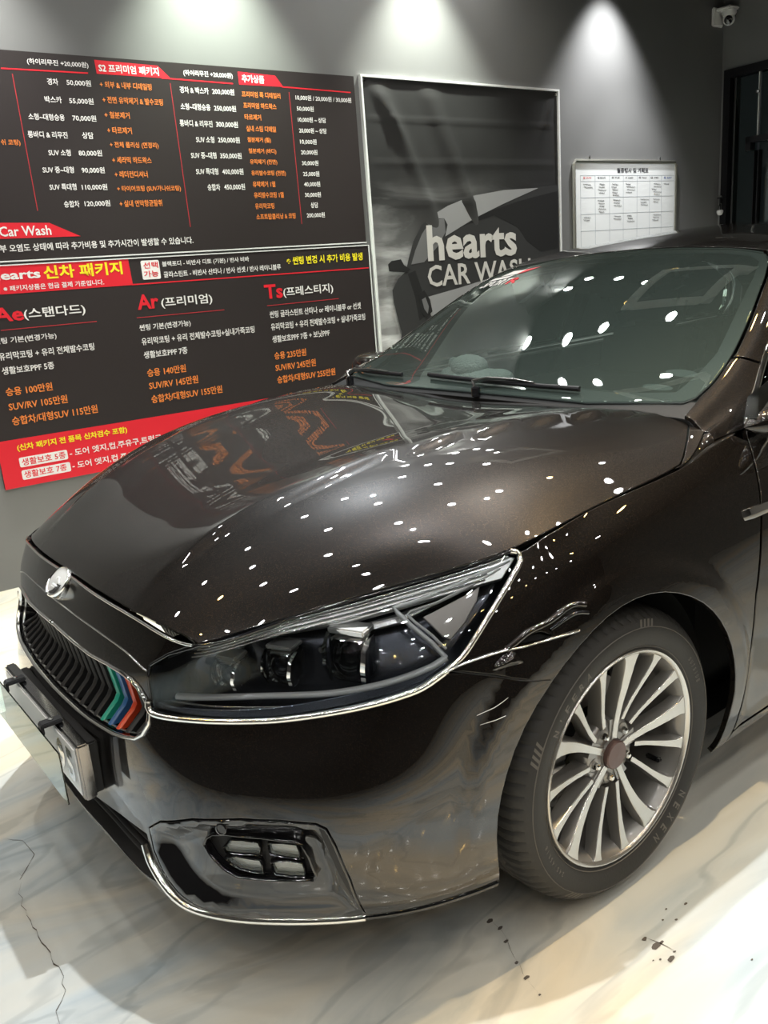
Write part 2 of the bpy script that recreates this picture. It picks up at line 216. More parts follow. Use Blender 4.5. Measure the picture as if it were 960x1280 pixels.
TX = [('(하이리무진 +20,000원)', 0.5613, 0.84, 2.4188, 0.0284, 'W', 0), ('경차', 0.6362, 0.6863, 2.3401, 0.0285, 'W', 0), ('50,000원', 0.7249, 0.8385, 2.3408, 0.029, 'W', 0), ('박스카', 0.6117, 0.6889, 2.2636, 0.0287, 'W', 0), ('55,000원', 0.7237, 0.8379, 2.2623, 0.0292, 'W', 0), ('소형~대형승용', 0.5252, 0.6894, 2.1877, 0.0288, 'W', 0), ('70,000원', 0.7259, 0.8382, 2.1877, 0.0295, 'W', 0), ('롱바디 & 리무진', 0.5092, 0.6898, 2.1117, 0.029, 'W', 0), ('상담', 0.7586, 0.8125, 2.1124, 0.0297, 'W', 0), ('SUV 소형', 0.5882, 0.6912, 2.0344, 0.0294, 'W', 0), ('80,000원', 0.7287, 0.8409, 2.0338, 0.03, 'W', 0), ('SUV 중~대형', 0.5481, 0.6932, 1.9589, 0.0296, 'W', 0), ('90,000원', 0.7296, 0.8411, 1.9569, 0.0302, 'W', 0), ('SUV 특대형', 0.5665, 0.6927, 1.8828, 0.0298, 'W', 0), ('110,000원', 0.718, 0.8416, 1.8804, 0.0305, 'W', 0), ('승합차', 0.6201, 0.6935, 1.8054, 0.0302, 'W', 0), ('120,000원', 0.7182, 0.8438, 1.8056, 0.0307, 'W', 0), ('(하이리무진 +20,000원)', 1.3166, 1.5897, 2.4161, 0.0313, 'W', 0), ('경차 & 박스카', 1.2856, 1.4426, 2.3381, 0.0313, 'W', 0), ('200,000원', 1.4625, 1.5877, 2.3384, 0.0319, 'W', 0), ('소형~대형승용', 1.2785, 1.442, 2.2606, 0.0315, 'W', 0), ('250,000원', 1.462, 1.5878, 2.2594, 0.0322, 'W', 0), ('롱바디 & 리무진', 1.2626, 1.4429, 2.1823, 0.0317, 'W', 0), ('300,000원', 1.4633, 1.5882, 2.1823, 0.0324, 'W', 0), ('SUV 소형', 1.3407, 1.4426, 2.1069, 0.0322, 'W', 0), ('250,000원', 1.4635, 1.589, 2.107, 0.0327, 'W', 0), ('SUV 중~대형', 1.3016, 1.444, 2.0307, 0.0323, 'W', 0), ('350,000원', 1.4651, 1.5896, 2.0298, 0.033, 'W', 0), ('SUV 특대형', 1.3185, 1.4438, 1.9529, 0.0326, 'W', 0), ('400,000원', 1.4667, 1.5902, 1.9517, 0.0332, 'W', 0), ('승합차', 1.372, 1.4437, 1.8753, 0.033, 'W', 0), ('450,000원', 1.467, 1.5896, 1.8757, 0.0335, 'W', 0), ('S2 프리미엄 패키지', 0.8869, 1.1864, 2.4132, 0.038, 'W', 1), ('+ 외부 & 내부 디테일링', 0.8816, 1.139, 2.341, 0.0299, 'O', 0), ('+ 전면 유막제거 & 발수코팅', 0.8835, 1.187, 2.2742, 0.0302, 'O', 0), ('+ 철분제거', 0.8822, 1.0058, 2.2073, 0.03, 'O', 0), ('+ 타르제거', 0.884, 1.0056, 2.139, 0.0303, 'O', 0), ('+ 전체 폴리싱 (면정리)', 0.8861, 1.133, 2.0722, 0.0307, 'O', 0), ('+ 세라믹 하드왁스', 0.8871, 1.0859, 2.0043, 0.0309, 'O', 0), ('+ 레더컨디셔너', 0.8884, 1.056, 1.9387, 0.031, 'O', 0), ('+ 타이어코팅 (SUV가니쉬코팅)', 0.8896, 1.2223, 1.8706, 0.0316, 'O', 0), ('+ 실내 연막항균탈취', 0.8908, 1.1109, 1.8029, 0.0316, 'O', 0), ('쉬 코팅)', 0.3857, 0.4698, 2.0738, 0.0284, 'O', 0), ('Car Wash', 0.3061, 0.5393, 1.6914, 0.045, 'W', 0), ('외부 오염도 상태에 따라 추가비용 및 추가시간이 발생할 수 있습니다.', 0.2634, 1.2535, 1.617, 0.0349, 'W', 0), ('추가상품', 1.6414, 1.7735, 2.4092, 0.0385, 'W', 1), ('프리미엄 룩 디테일러', 1.6312, 1.8623, 2.3342, 0.0287, 'O', 0), ('프리미엄 하드왁스', 1.6337, 1.831, 2.2798, 0.0288, 'O', 0), ('타르제거', 1.6333, 1.7311, 2.223, 0.0288, 'O', 0), ('실내 스팀 디테일', 1.6354, 1.8139, 2.1666, 0.0291, 'O', 0), ('철분제거 (휠)', 1.635, 1.7765, 2.1103, 0.0292, 'O', 0), ('철분제거 (바디)', 1.6346, 1.8026, 2.0543, 0.0294, 'O', 0), ('유막제거 (전면)', 1.636, 1.8017, 2.0001, 0.0296, 'O', 0), ('유리발수코팅 (전면)', 1.637, 1.8489, 1.9432, 0.0298, 'O', 0), ('유막제거 1열', 1.6383, 1.776, 1.8883, 0.0299, 'O', 0), ('유리발수코팅 1열', 1.6383, 1.8219, 1.8328, 0.0301, 'O', 0), ('유리막코팅', 1.6381, 1.7561, 1.7765, 0.0302, 'O', 0), ('소프트탑클리닝 & 코팅', 1.6383, 1.8846, 1.7214, 0.0306, 'O', 0), ('10,000원 / 20,000원 / 30,000원', 1.9566, 2.3226, 2.3319, 0.0288, 'W', 0), ('50,000원', 1.9582, 2.0665, 2.2768, 0.0286, 'W', 0), ('10,000원 ~ 상담', 1.9589, 2.1401, 2.2208, 0.0289, 'W', 0), ('20,000원 ~ 상담', 1.9599, 2.1386, 2.1655, 0.029, 'W', 0), ('10,000원', 1.9592, 2.0656, 2.108, 0.0291, 'W', 0), ('20,000원', 1.9588, 2.0655, 2.0534, 0.0292, 'W', 0), ('30,000원', 1.9583, 2.0654, 1.9972, 0.0294, 'W', 0), ('25,000원', 1.9593, 2.0652, 1.9407, 0.0296, 'W', 0), ('40,000원', 1.9591, 2.0653, 1.8864, 0.0297, 'W', 0), ('30,000원', 1.9587, 2.0637, 1.8304, 0.0299, 'W', 0), ('상담', 1.9907, 2.0387, 1.7753, 0.0301, 'W', 0), ('200,000원', 1.9584, 2.0781, 1.7211, 0.0302, 'W', 0), ('hearts', 0.233, 0.4551, 1.4977, 0.0413, 'W', 1), ('신차 패키지', 0.4707, 0.8546, 1.4998, 0.0618, 'Y', 1), ('※ 패키지상품은 현금 결제 기준입니다.', 0.2784, 0.752, 1.4379, 0.0259, 'W', 0), ('선택', 0.9645, 1.0429, 1.504, 0.0313, 'R', 0), ('가능', 0.9621, 1.0396, 1.4616, 0.0315, 'R', 0), ('블랙포디 - 비반사 디토 (기본) / 반사 비바', 1.0655, 1.5648, 1.5036, 0.0298, 'W', 0), ('글라스틴트 - 비반사 산타나 / 반사 선셋 / 반사 레이니블루', 1.0667, 1.7571, 1.453, 0.0303, 'W', 0), ('※ 썬팅 변경 시 추가 비용 발생', 1.7985, 2.3172, 1.4812, 0.0444, 'Y', 1), ('Ar', 0.9041, 1.0179, 1.3266, 0.0741, 'R', 1), ('(프리미엄)', 1.0312, 1.3194, 1.3125, 0.0571, 'W', 0), ('Ts', 1.6378, 1.7532, 1.3237, 0.078, 'R', 1), ('(프레스티지)', 1.756, 2.0904, 1.3118, 0.0593, 'W', 0), ('Ae', 0.2108, 0.3468, 1.3221, 0.0654, 'R', 1), ('(스탠다드)', 0.3468, 0.6386, 1.3148, 0.0561, 'W', 0), ('썬팅 기본(변경가능)', 0.1904, 0.4795, 1.2021, 0.0334, 'W', 0), ('유리막코팅 + 유리 전체발수코팅', 0.2006, 0.6523, 1.1325, 0.0359, 'W', 0), ('생활보호PPF 5종', 0.2017, 0.4438, 1.0653, 0.0357, 'W', 0), ('승용 100만원', 0.2009, 0.4178, 0.9656, 0.0398, 'O', 0), ('SUV/RV 105만원', 0.2011, 0.4784, 0.8959, 0.0403, 'O', 0), ('승합차/대형SUV 115만원', 0.204, 0.6176, 0.825, 0.0429, 'O', 0), ('썬팅 기본(변경가능)', 0.8965, 1.1781, 1.1967, 0.0365, 'W', 0), ('유리막코팅 + 유리 전체발수코팅+실내가죽코팅', 0.8975, 1.5499, 1.1293, 0.0376, 'W', 0), ('생활보호PPF 7종', 0.898, 1.1397, 1.0604, 0.037, 'W', 0), ('승용 140만원', 0.902, 1.1172, 0.9676, 0.0414, 'O', 0), ('SUV/RV 145만원', 0.9022, 1.1783, 0.9016, 0.0418, 'O', 0), ('승합차/대형SUV 155만원', 0.904, 1.3111, 0.8296, 0.0425, 'O', 0), ('썬팅 글라스틴트 산타나 or 레이니블루 or 선셋', 1.6546, 2.2769, 1.199, 0.0376, 'W', 0), ('유리막코팅 + 유리 전체발수코팅 + 실내가죽코팅', 1.6546, 2.3015, 1.1308, 0.0394, 'W', 0), ('생활보호PPF 7종 + 보닛PPF', 1.6544, 2.039, 1.0619, 0.0392, 'W', 0), ('승용 235만원', 1.6563, 1.8665, 0.9686, 0.0422, 'O', 0), ('SUV/RV 245만원', 1.6551, 1.9247, 0.9024, 0.0426, 'O', 0), ('승합차/대형SUV 255만원', 1.6586, 2.0539, 0.8323, 0.0432, 'O', 0), ('(신차 패키지 전 품목 신차검수 포함)', 0.2027, 0.7503, 0.6933, 0.0378, 'Y', 1), ('생활보호 5종', 0.2117, 0.4221, 0.6215, 0.0354, 'R', 0), ('생활보호 7종', 0.2117, 0.4175, 0.5597, 0.0356, 'R', 0), ('- 도어 엣지,컵,주유구,트렁크', 0.4433, 0.928, 0.6241, 0.0371, 'W', 0), ('- 도어 엣지,컵,주유구,트렁크', 0.445, 0.9316, 0.5587, 0.0373, 'W', 0), ('hearts', 2.8121, 3.5852, 1.5318, 0.2175, 'B', 1), ('CAR WASH', 2.8013, 3.7102, 1.3337, 0.1336, 'B', 0), ('월중행사 및 계획표', 4.6226, 4.9818, 1.9663, 0.0347, 'K', 1), ('일 SUN', 4.2605, 4.3442, 1.917, 0.0133, 'R', 0), ('월 MON', 4.4118, 4.4979, 1.9167, 0.0135, 'K', 0), ('화 TUE', 4.5646, 4.653, 1.9163, 0.0137, 'K', 0), ('수 WED', 4.716, 4.8068, 1.916, 0.0139, 'K', 0), ('목 THU', 4.8701, 4.9634, 1.9156, 0.0141, 'K', 0), ('금 FRI', 5.0061, 5.1016, 1.9153, 0.0143, 'K', 0), ('토 SAT', 5.1666, 5.2647, 1.915, 0.0144, 'b', 0)]
TL = [(0.4434, 2.383, 0.833, 2.3862), (1.1974, 2.3858, 1.5869, 2.3809), (1.8789, 2.3808, 2.3229, 2.3742), (0.4879, 2.3638, 0.494, 1.7787), (1.2391, 2.365, 1.248, 1.6825), (1.9194, 2.3562, 1.9209, 1.6771), (0.2636, 1.4167, 0.8998, 1.4167), (0.8926, 1.4152, 2.3552, 1.4128), (0.8918, 1.2507, 1.3823, 1.2492), (1.6449, 1.2488, 2.1237, 1.251), (0.233, 1.2523, 0.686, 1.252)]
TQ = {'h1':[(0.8722,2.446),(1.185,2.4404),(1.2465,2.3861),(0.8749,2.3863)],'h2':[(1.6217,2.4401),(1.8425,2.4339),(1.8862,2.3812),(1.6229,2.379)],'h3':[(0.2873,1.7311),(0.537,1.7236),(0.6749,1.6578),(0.274,1.6602)],'h4':[(0.2358,1.5499),(0.8914,1.5462),(0.897,1.4189),(0.2103,1.4144)],'sel':[(0.9591,1.5251),(1.0502,1.5281),(1.047,1.4367),(0.9533,1.4348)],'b5':[(0.2031,0.6444),(0.4327,0.645),(0.4319,0.5998),(0.2012,0.5977)],'b7':[(0.2039,0.582),(0.4367,0.5813),(0.4335,0.5341),(0.202,0.5349)],'car':[(3.9952,1.87),(3.7637,1.8567),(3.4822,1.8372),(3.194,1.8047),(2.9945,1.7448),(2.8585,1.6992),(2.78,1.6461),(2.708,1.5519),(2.6635,1.4567),(2.6329,1.3747),(2.5716,1.3366),(2.5208,1.2702),(2.5235,1.1999),(2.5494,1.0841),(2.5704,1.0103)],'roof':[(3.7969,1.8519),(3.4824,1.8415),(3.1941,1.8076),(2.995,1.7518),(2.8679,1.6989),(2.8346,1.679),(2.9611,1.6798),(2.9871,1.6397),(2.9628,1.5698),(3.226,1.6755),(3.4781,1.757),(3.7968,1.8489)],'glass':[(2.9611,1.6798),(2.8562,1.6687),(2.7756,1.5908),(2.7162,1.4959),(2.6782,1.4141),(2.7808,1.4225),(2.9013,1.5156),(2.9687,1.5979)],'side':[(3.1433,1.6348),(3.3089,1.7023),(3.6069,1.7695),(3.9941,1.832),(3.9833,1.4522),(3.8158,1.4365),(3.6834,1.5117),(3.5995,1.6057),(3.3906,1.6858)],'mirror':[(2.4992,1.4241),(2.5275,1.4431),(2.5994,1.449),(2.6199,1.4146),(2.6668,1.3867),(2.6377,1.3674),(2.575,1.3754),(2.5042,1.3825)],'flank':[(2.7827,1.2081),(3.058,1.2462),(3.4556,1.3099),(3.2782,1.17),(2.9491,1.1068),(2.8116,1.0893)],'door':[(2.6462,1.3599),(2.7065,1.3773),(2.7639,1.2095),(2.8138,1.1184),(2.7149,1.0689),(2.6931,1.215)],'whl':[(2.7189,1.2345),(2.7673,1.2524),(2.8099,1.1915),(2.8234,1.1176),(2.7725,1.0782),(2.7289,1.1257)],'hub':[(2.744,1.1967),(2.7733,1.2088),(2.7971,1.149),(2.7842,1.1063),(2.7582,1.1377)]}
NU, NL = 70, 6
HL = {'bar':[(0.5377,0.54),(0.6168,0.5348),(0.7073,0.5292),(0.7866,0.5251),(0.8535,0.524),(0.951,0.527),(1.0177,0.536),(1.0398,0.5446)],'bar2':[(0.5209,0.5201),(0.6188,0.5106),(0.7093,0.5057),(0.7891,0.5036),(0.8721,0.507),(0.9518,0.5133),(1.025,0.5248)],'z_out':[(1.0398,0.5446),(1.0114,0.5734),(0.9687,0.6072),(0.9419,0.6322),(0.9321,0.6434),(0.9591,0.644),(1.0114,0.6494),(1.0646,0.6589),(1.1205,0.6644)],'z_mid':[(1.0374,0.5595),(1.009,0.5851),(0.9747,0.6108),(0.9588,0.625),(0.9631,0.6293),(1.0033,0.6319),(1.0558,0.644),(1.1057,0.6569)],'tri':[(0.9855,0.617),(1.0319,0.6298),(1.076,0.6408),(1.0793,0.6188),(1.0659,0.5917),(1.0446,0.5706),(1.0283,0.5788),(1.0056,0.599)],'proj':[(0.867,0.594),(0.7376,0.5923),(0.641,0.5903)],'seg':[(0.6558,0.553),(0.7531,0.5479),(0.8099,0.6056)]}
D.update({'wiper':[(0.4184,-0.2518),(0.4301,-0.077),(0.4333,0.0467),(0.4324,0.1735),(0.4334,0.3681)],'wiper_arm':[(0.4045,0.0477),(0.4387,-0.0103),(0.4384,-0.0451),(0.4333,0.0467),(0.4324,0.1735)],'wiper2':[(0.4643,-0.5617),(0.4691,-0.5269),(0.4437,-0.4759),(0.4226,-0.4074)],'sticker':[(1.0396,-0.6267),(1.0679,-0.3946),(1.1345,-0.6444),(1.1745,-0.4171)],'frit':[(1.0103,-0.2277),(0.99,0.0424),(1.0345,0.0718),(1.0795,0.1013),(1.1052,0.2863),(1.1589,0.2462),(1.1981,-0.1541),(1.1937,-0.2852)],'tag1':[(0.6226,0.5819)],'tag2':[(0.5471,0.5837)]})
# ---------------------------------------------------------------- helpers
random.seed(5)
def node_mat(name, color=(.5, .5, .5), rough=.5, metal=0., coat=0., coat_rough=.02, spec=.5, emit=None, es=0., trans=0., ior=1.45, alpha=1.):
    m = bpy.data.materials.new(name); m.use_nodes = True
    b = m.node_tree.nodes['Principled BSDF']
    def st(k, v): b.inputs[k].default_value = v
    st('Base Color', (*color, 1)); st('Roughness', rough); st('Metallic', metal); st('Coat Weight', coat); st('Coat Roughness', coat_rough)
    st('Specular IOR Level', spec); st('Transmission Weight', trans); st('IOR', ior); st('Alpha', alpha)
    if emit: st('Emission Color', (*emit, 1)); st('Emission Strength', es)
    return m
def nt(m): return m.node_tree, m.node_tree.nodes, m.node_tree.links, m.node_tree.nodes['Principled BSDF']
def noise_tex(N, scale, detail=4, rough=.5, dist=0.):
    n = N.new('ShaderNodeTexNoise'); n.inputs['Scale'].default_value = scale; n.inputs['Detail'].default_value = detail
    n.inputs['Roughness'].default_value = rough; n.inputs['Distortion'].default_value = dist; return n
def ramp(N, stops):
    r = N.new('ShaderNodeValToRGB'); e = r.color_ramp.elements
    e[0].position, e[0].color = stops[0][0], (*stops[0][1], 1); e[1].position, e[1].color = stops[1][0], (*stops[1][1], 1)
    for p_, c_ in stops[2:]:
        x = e.new(p_); x.color = (*c_, 1)
    return r
def bump(m, scale, strength, dist=.002, detail=3):
    t, N, L, b = nt(m); n = noise_tex(N, scale, detail); tc = N.new('ShaderNodeTexCoord'); bp = N.new('ShaderNodeBump')
    bp.inputs['Strength'].default_value = strength; bp.inputs['Distance'].default_value = dist
    L.new(tc.outputs['Object'], n.inputs['Vector']); L.new(n.outputs['Fac'], bp.inputs['Height']); L.new(bp.outputs['Normal'], b.inputs['Normal'])
    return m
M = {}
# metallic dark brown paint: fine flakes below a clear coat
m = node_mat('car_paint', (.020, .014, .010), .40, .75, 1., .012); t, N, L, b = nt(m)
tc = N.new('ShaderNodeTexCoord'); v = N.new('ShaderNodeTexVoronoi'); v.inputs['Scale'].default_value = 1500.
L.new(tc.outputs['Object'], v.inputs['Vector'])
r = ramp(N, [(0., (.0012, .0008, .0006)), (.70, (.0028, .0018, .0012)), (1., (.055, .031, .016))])
L.new(v.outputs['Color'], r.inputs['Fac']); L.new(r.outputs['Color'], b.inputs['Base Color'])
b.inputs['Coat IOR'].default_value = 1.72
M['paint'] = m
M['gloss_black'] = node_mat('gloss_black', (.006, .006, .007), .08, 0, 1., .02)
M['plastic'] = bump(node_mat('matte_black_plastic', (.018, .018, .019), .55), 400, .15)
M['liner'] = bump(node_mat('wheel_liner', (.012, .012, .012), .8), 60, .3)
M['chrome'] = node_mat('chrome', (.86, .86, .84), .06, 1.)
M['satin'] = node_mat('satin_chrome', (.55, .55, .54), .22, 1.)
M['darkchrome'] = node_mat('dark_chrome', (.30, .30, .31), .13, 1.)
M['rim_face'] = node_mat('machined_alloy', (.62, .60, .56), .26, .85, .6, .08)
M['rim_dark'] = node_mat('grey_painted_alloy', (.26, .25, .235), .34, .6, .8, .05)
M['rubber'] = bump(node_mat('tyre_rubber', (.030, .029, .027), .62), 220, .25)
M['rubber_letter'] = node_mat('tyre_lettering', (.13, .12, .105), .6)
M['disc'] = node_mat('brake_steel', (.30, .29, .28), .35, 1.)
M['white'] = node_mat('white_plastic', (.80, .80, .79), .35)
M['green'] = node_mat('green_slat', (.02, .36, .25), .28, 0, .6)
M['blue'] = node_mat('blue_slat', (.035, .13, .32), .28, 0, .6)
M['red'] = node_mat('orange_red_slat', (.62, .06, .02), .28, 0, .6)
M['amber'] = node_mat('lamp_reflector', (.92, .90, .84), .35, .1)
M['hl_inner'] = node_mat('lamp_housing', (.07, .075, .09), .22, .8, .5)
M['shelf'] = node_mat('bluish_reflector', (.52, .58, .70), .12, .9)
M['bright'] = node_mat('bright_satin_chrome', (.88, .87, .82), .17, 1.)
M['lamp_chrome'] = node_mat('lamp_chrome', (.70, .70, .69), .30, .80)
M['emblem_silver'] = node_mat('emblem_silver', (.62, .62, .60), .45, .4)
M['tagm'] = node_mat('sticker_film', (.03, .035, .034), .5)
M['led'] = node_mat('light_guide', (.85, .86, .86), .25, .1, .6)
M['lens_glass'] = node_mat('projector_glass', (.75, .8, .85), .03, 0, 0, trans=1., ior=1.5)
M['board'] = node_mat('board_print_black', (.028, .022, .022), .42)
M['print_W'] = node_mat('print_white', (.82, .80, .79), .5)
M['print_O'] = node_mat('print_orange', (.86, .25, .05), .5)
M['print_Y'] = node_mat('print_yellow', (.88, .74, .02), .5)
M['print_R'] = node_mat('print_red', (.72, .015, .03), .5)
M['print_K'] = node_mat('print_dark', (.05, .05, .06), .5)
M['print_b'] = node_mat('print_blue', (.08, .15, .45), .5)
M['print_B'] = node_mat('banner_lettering', (.62, .60, .57), .55)
M['print_G'] = node_mat('print_grid_grey', (.38, .42, .46), .6)
M['red_line'] = node_mat('print_thin_red', (.45, .03, .04), .5)
M['white_edge'] = node_mat('white_frame', (.78, .79, .78), .4)
M['alu'] = node_mat('brushed_aluminium', (.52, .52, .46), .32, .9)
M['wb'] = node_mat('whiteboard_enamel', (.88, .91, .91), .2)
M['black_metal'] = node_mat('black_metal', (.012, .012, .014), .35, .3)
M['cloth'] = node_mat('seat_leather', (.035, .033, .030), .6)
M['dash'] = bump(node_mat('dashboard_skin', (.03, .03, .03), .6), 300, .3)
M['light'] = node_mat('lamp_glow', (1, 1, 1), .5, emit=(1., .99, .95), es=LAMP)
M['light_warm'] = node_mat('warm_lamp_glow', (1, .8, .4), .5, emit=(1., .62, .18), es=LAMP*.9)
M['ceiling'] = node_mat('ceiling_black', (.032, .034, .034), .8)
M['tri'] = node_mat('reflector_triangle', (.50, .46, .43), .40, .1, .5)
# plush fur
M['plush'] = bump(node_mat('plush_fur', (.42, .44, .42), .95), 160, 1., .01)

def glass_mat(name, tint, refl=1.0, ior=1.5, haze=0.):
    m = bpy.data.materials.new(name); m.use_nodes = True; t = m.node_tree; N = t.nodes; L = t.links
    N.remove(N['Principled BSDF']); o = N['Material Output']
    tr = N.new('ShaderNodeBsdfTransparent'); tr.inputs[0].default_value = (*tint, 1)
    gl = N.new('ShaderNodeBsdfGlossy'); gl.inputs['Roughness'].default_value = .012; gl.inputs['Color'].default_value = (refl*.93, refl, refl*.97, 1)
    fr = N.new('ShaderNodeFresnel'); fr.inputs['IOR'].default_value = ior
    mx = N.new('ShaderNodeMixShader')
    if haze:  # greenish diffuse share paints in the haze of room reflections
        df = N.new('ShaderNodeBsdfDiffuse'); df.inputs[0].default_value = (.50, .66, .58, 1); m0 = N.new('ShaderNodeMixShader'); m0.inputs[0].default_value = haze
        L.new(tr.outputs[0], m0.inputs[1]); L.new(df.outputs[0], m0.inputs[2]); tr = m0
    L.new(fr.outputs[0], mx.inputs[0]); L.new(tr.outputs[0], mx.inputs[1]); L.new(gl.outputs[0], mx.inputs[2]); L.new(mx.outputs[0], o.inputs['Surface'])
    return m
M['windshield'] = glass_mat('windshield_glass', (.66, .76, .72), 1., 1.68, .045)
M['lens'] = glass_mat('headlight_cover', (.90, .92, .94), 1., 1.5)
M['side_glass'] = glass_mat('tinted_glass', (.05, .06, .06), 1., 1.7)
M['door_glass'] = glass_mat('door_glass', (.55, .62, .60), 1., 1.6)
M['clear'] = glass_mat('plate_cover', (.8, .83, .86), 1., 1.5)

# wall paint, floor, banner
m = node_mat('wall_grey_paint', (.2, .2, .2), .40); t, N, L, b = nt(m)
tc = N.new('ShaderNodeTexCoord'); n1 = noise_tex(N, 1.3, 3); r = ramp(N, [(.3, (.180, .182, .182)), (.7, (.205, .207, .205))])
L.new(tc.outputs['Object'], n1.inputs['Vector']); L.new(n1.outputs['Fac'], r.inputs['Fac']); L.new(r.outputs['Color'], b.inputs['Base Color'])
M['wall'] = m; M['wall_dark'] = node_mat('wall_dark_paint', (.045, .045, .047), .5)
m = node_mat('marble_epoxy', (.7, .7, .68), .10, 0, .3, .05); t, N, L, b = nt(m)
tc = N.new('ShaderNodeTexCoord'); mp = N.new('ShaderNodeMapping'); mp.inputs['Rotation'].default_value = (0, 0, radians(38)); mp.inputs['Scale'].default_value = (.55, 1.9, 1)
L.new(tc.outputs['Object'], mp.inputs['Vector'])
n0 = noise_tex(N, 1.1, 3, .5, .6); L.new(mp.outputs['Vector'], n0.inputs['Vector'])
va = N.new('ShaderNodeVectorMath'); va.operation = 'MULTIPLY_ADD'; va.inputs[1].default_value = (1.1, 1.1, 0)
L.new(n0.outputs['Color'], va.inputs[0]); L.new(mp.outputs['Vector'], va.inputs[2])
n1 = noise_tex(N, 1.6, 6, .55, 1.3); L.new(va.outputs[0], n1.inputs['Vector'])
r1 = ramp(N, [(.26, (.42, .46, .49)), (.38, (.62, .65, .66)), (.50, (.78, .78, .75)), (.60, (.84, .83, .79)), (.74, (.66, .67, .66))])
L.new(n1.outputs['Fac'], r1.inputs['Fac'])
n2 = noise_tex(N, .8, 3, .5, 1.); L.new(va.outputs[0], n2.inputs['Vector'])
r2 = ramp(N, [(.40, (.70, .77, .82)), (.62, (.90, .80, .64))]); L.new(n2.outputs['Fac'], r2.inputs['Fac'])
mx = N.new('ShaderNodeMix'); mx.data_type = 'RGBA'; mx.blend_type = 'MULTIPLY'; mx.inputs[0].default_value = 1.
L.new(r1.outputs['Color'], mx.inputs[6]); L.new(r2.outputs['Color'], mx.inputs[7])
# thin darker swirls
w3 = N.new('ShaderNodeTexWave'); w3.inputs['Scale'].default_value = 1.3; w3.inputs['Distortion'].default_value = 9.; w3.inputs['Detail'].default_value = 4.; w3.inputs['Detail Scale'].default_value = 1.6
L.new(va.outputs[0], w3.inputs['Vector']); r3 = ramp(N, [(.0, (.70, .72, .74)), (.10, (1, 1, 1))]); L.new(w3.outputs['Color'], r3.inputs['Fac'])
mx2 = N.new('ShaderNodeMix'); mx2.data_type = 'RGBA'; mx2.blend_type = 'MULTIPLY'; mx2.inputs[0].default_value = .55
L.new(mx.outputs[2], mx2.inputs[6]); L.new(r3.outputs['Color'], mx2.inputs[7]); L.new(mx2.outputs[2], b.inputs['Base Color'])
M['floor'] = m
m = node_mat('banner_print', (.05, .05, .05), .38); t, N, L, b = nt(m)
tc = N.new('ShaderNodeTexCoord'); sp = N.new('ShaderNodeSeparateXYZ'); L.new(tc.outputs['Object'], sp.inputs[0])
mp = N.new('ShaderNodeMapping'); mp.inputs['Rotation'].default_value = (0, 0, radians(-25)); mp.inputs['Scale'].default_value = (.8, 3.2, 1); L.new(tc.outputs['Object'], mp.inputs['Vector'])
n1 = noise_tex(N, 1.5, 5, .6, .8); L.new(mp.outputs['Vector'], n1.inputs['Vector'])
r1 = ramp(N, [(.45, (.0, .0, .0)), (.70, (.5, .5, .5))]); L.new(n1.outputs['Fac'], r1.inputs['Fac'])
mr = N.new('ShaderNodeMapRange'); mr.inputs['From Min'].default_value = 1.95; mr.inputs['From Max'].default_value = 1.15; L.new(sp.outputs['Y'], mr.inputs['Value'])
mlt = N.new('ShaderNodeMath'); mlt.operation = 'MULTIPLY'; L.new(mr.outputs[0], mlt.inputs[0]); L.new(r1.outputs['Color'], mlt.inputs[1])
ad = N.new('ShaderNodeMath'); ad.operation = 'ADD'; L.new(mlt.outputs[0], ad.inputs[0]); ad.inputs[1].default_value = .034
mr2 = N.new('ShaderNodeMapRange'); mr2.inputs['From Min'].default_value = 1.8; mr2.inputs['From Max'].default_value = 1.0; mr2.inputs['To Max'].default_value = .26; L.new(sp.outputs['Y'], mr2.inputs['Value'])
ad2 = N.new('ShaderNodeMath'); ad2.operation = 'ADD'; L.new(ad.outputs[0], ad2.inputs[0]); L.new(mr2.outputs[0], ad2.inputs[1])
L.new(ad2.outputs[0], b.inputs['Base Color'])
M['banner'] = m
for k_, c_ in (('g1', .016), ('g2', .30), ('g3', .07), ('g4', .035), ('g5', .16)):
    M[k_] = node_mat('banner_grey_'+k_[1], (c_, c_, c_*1.02), .55)

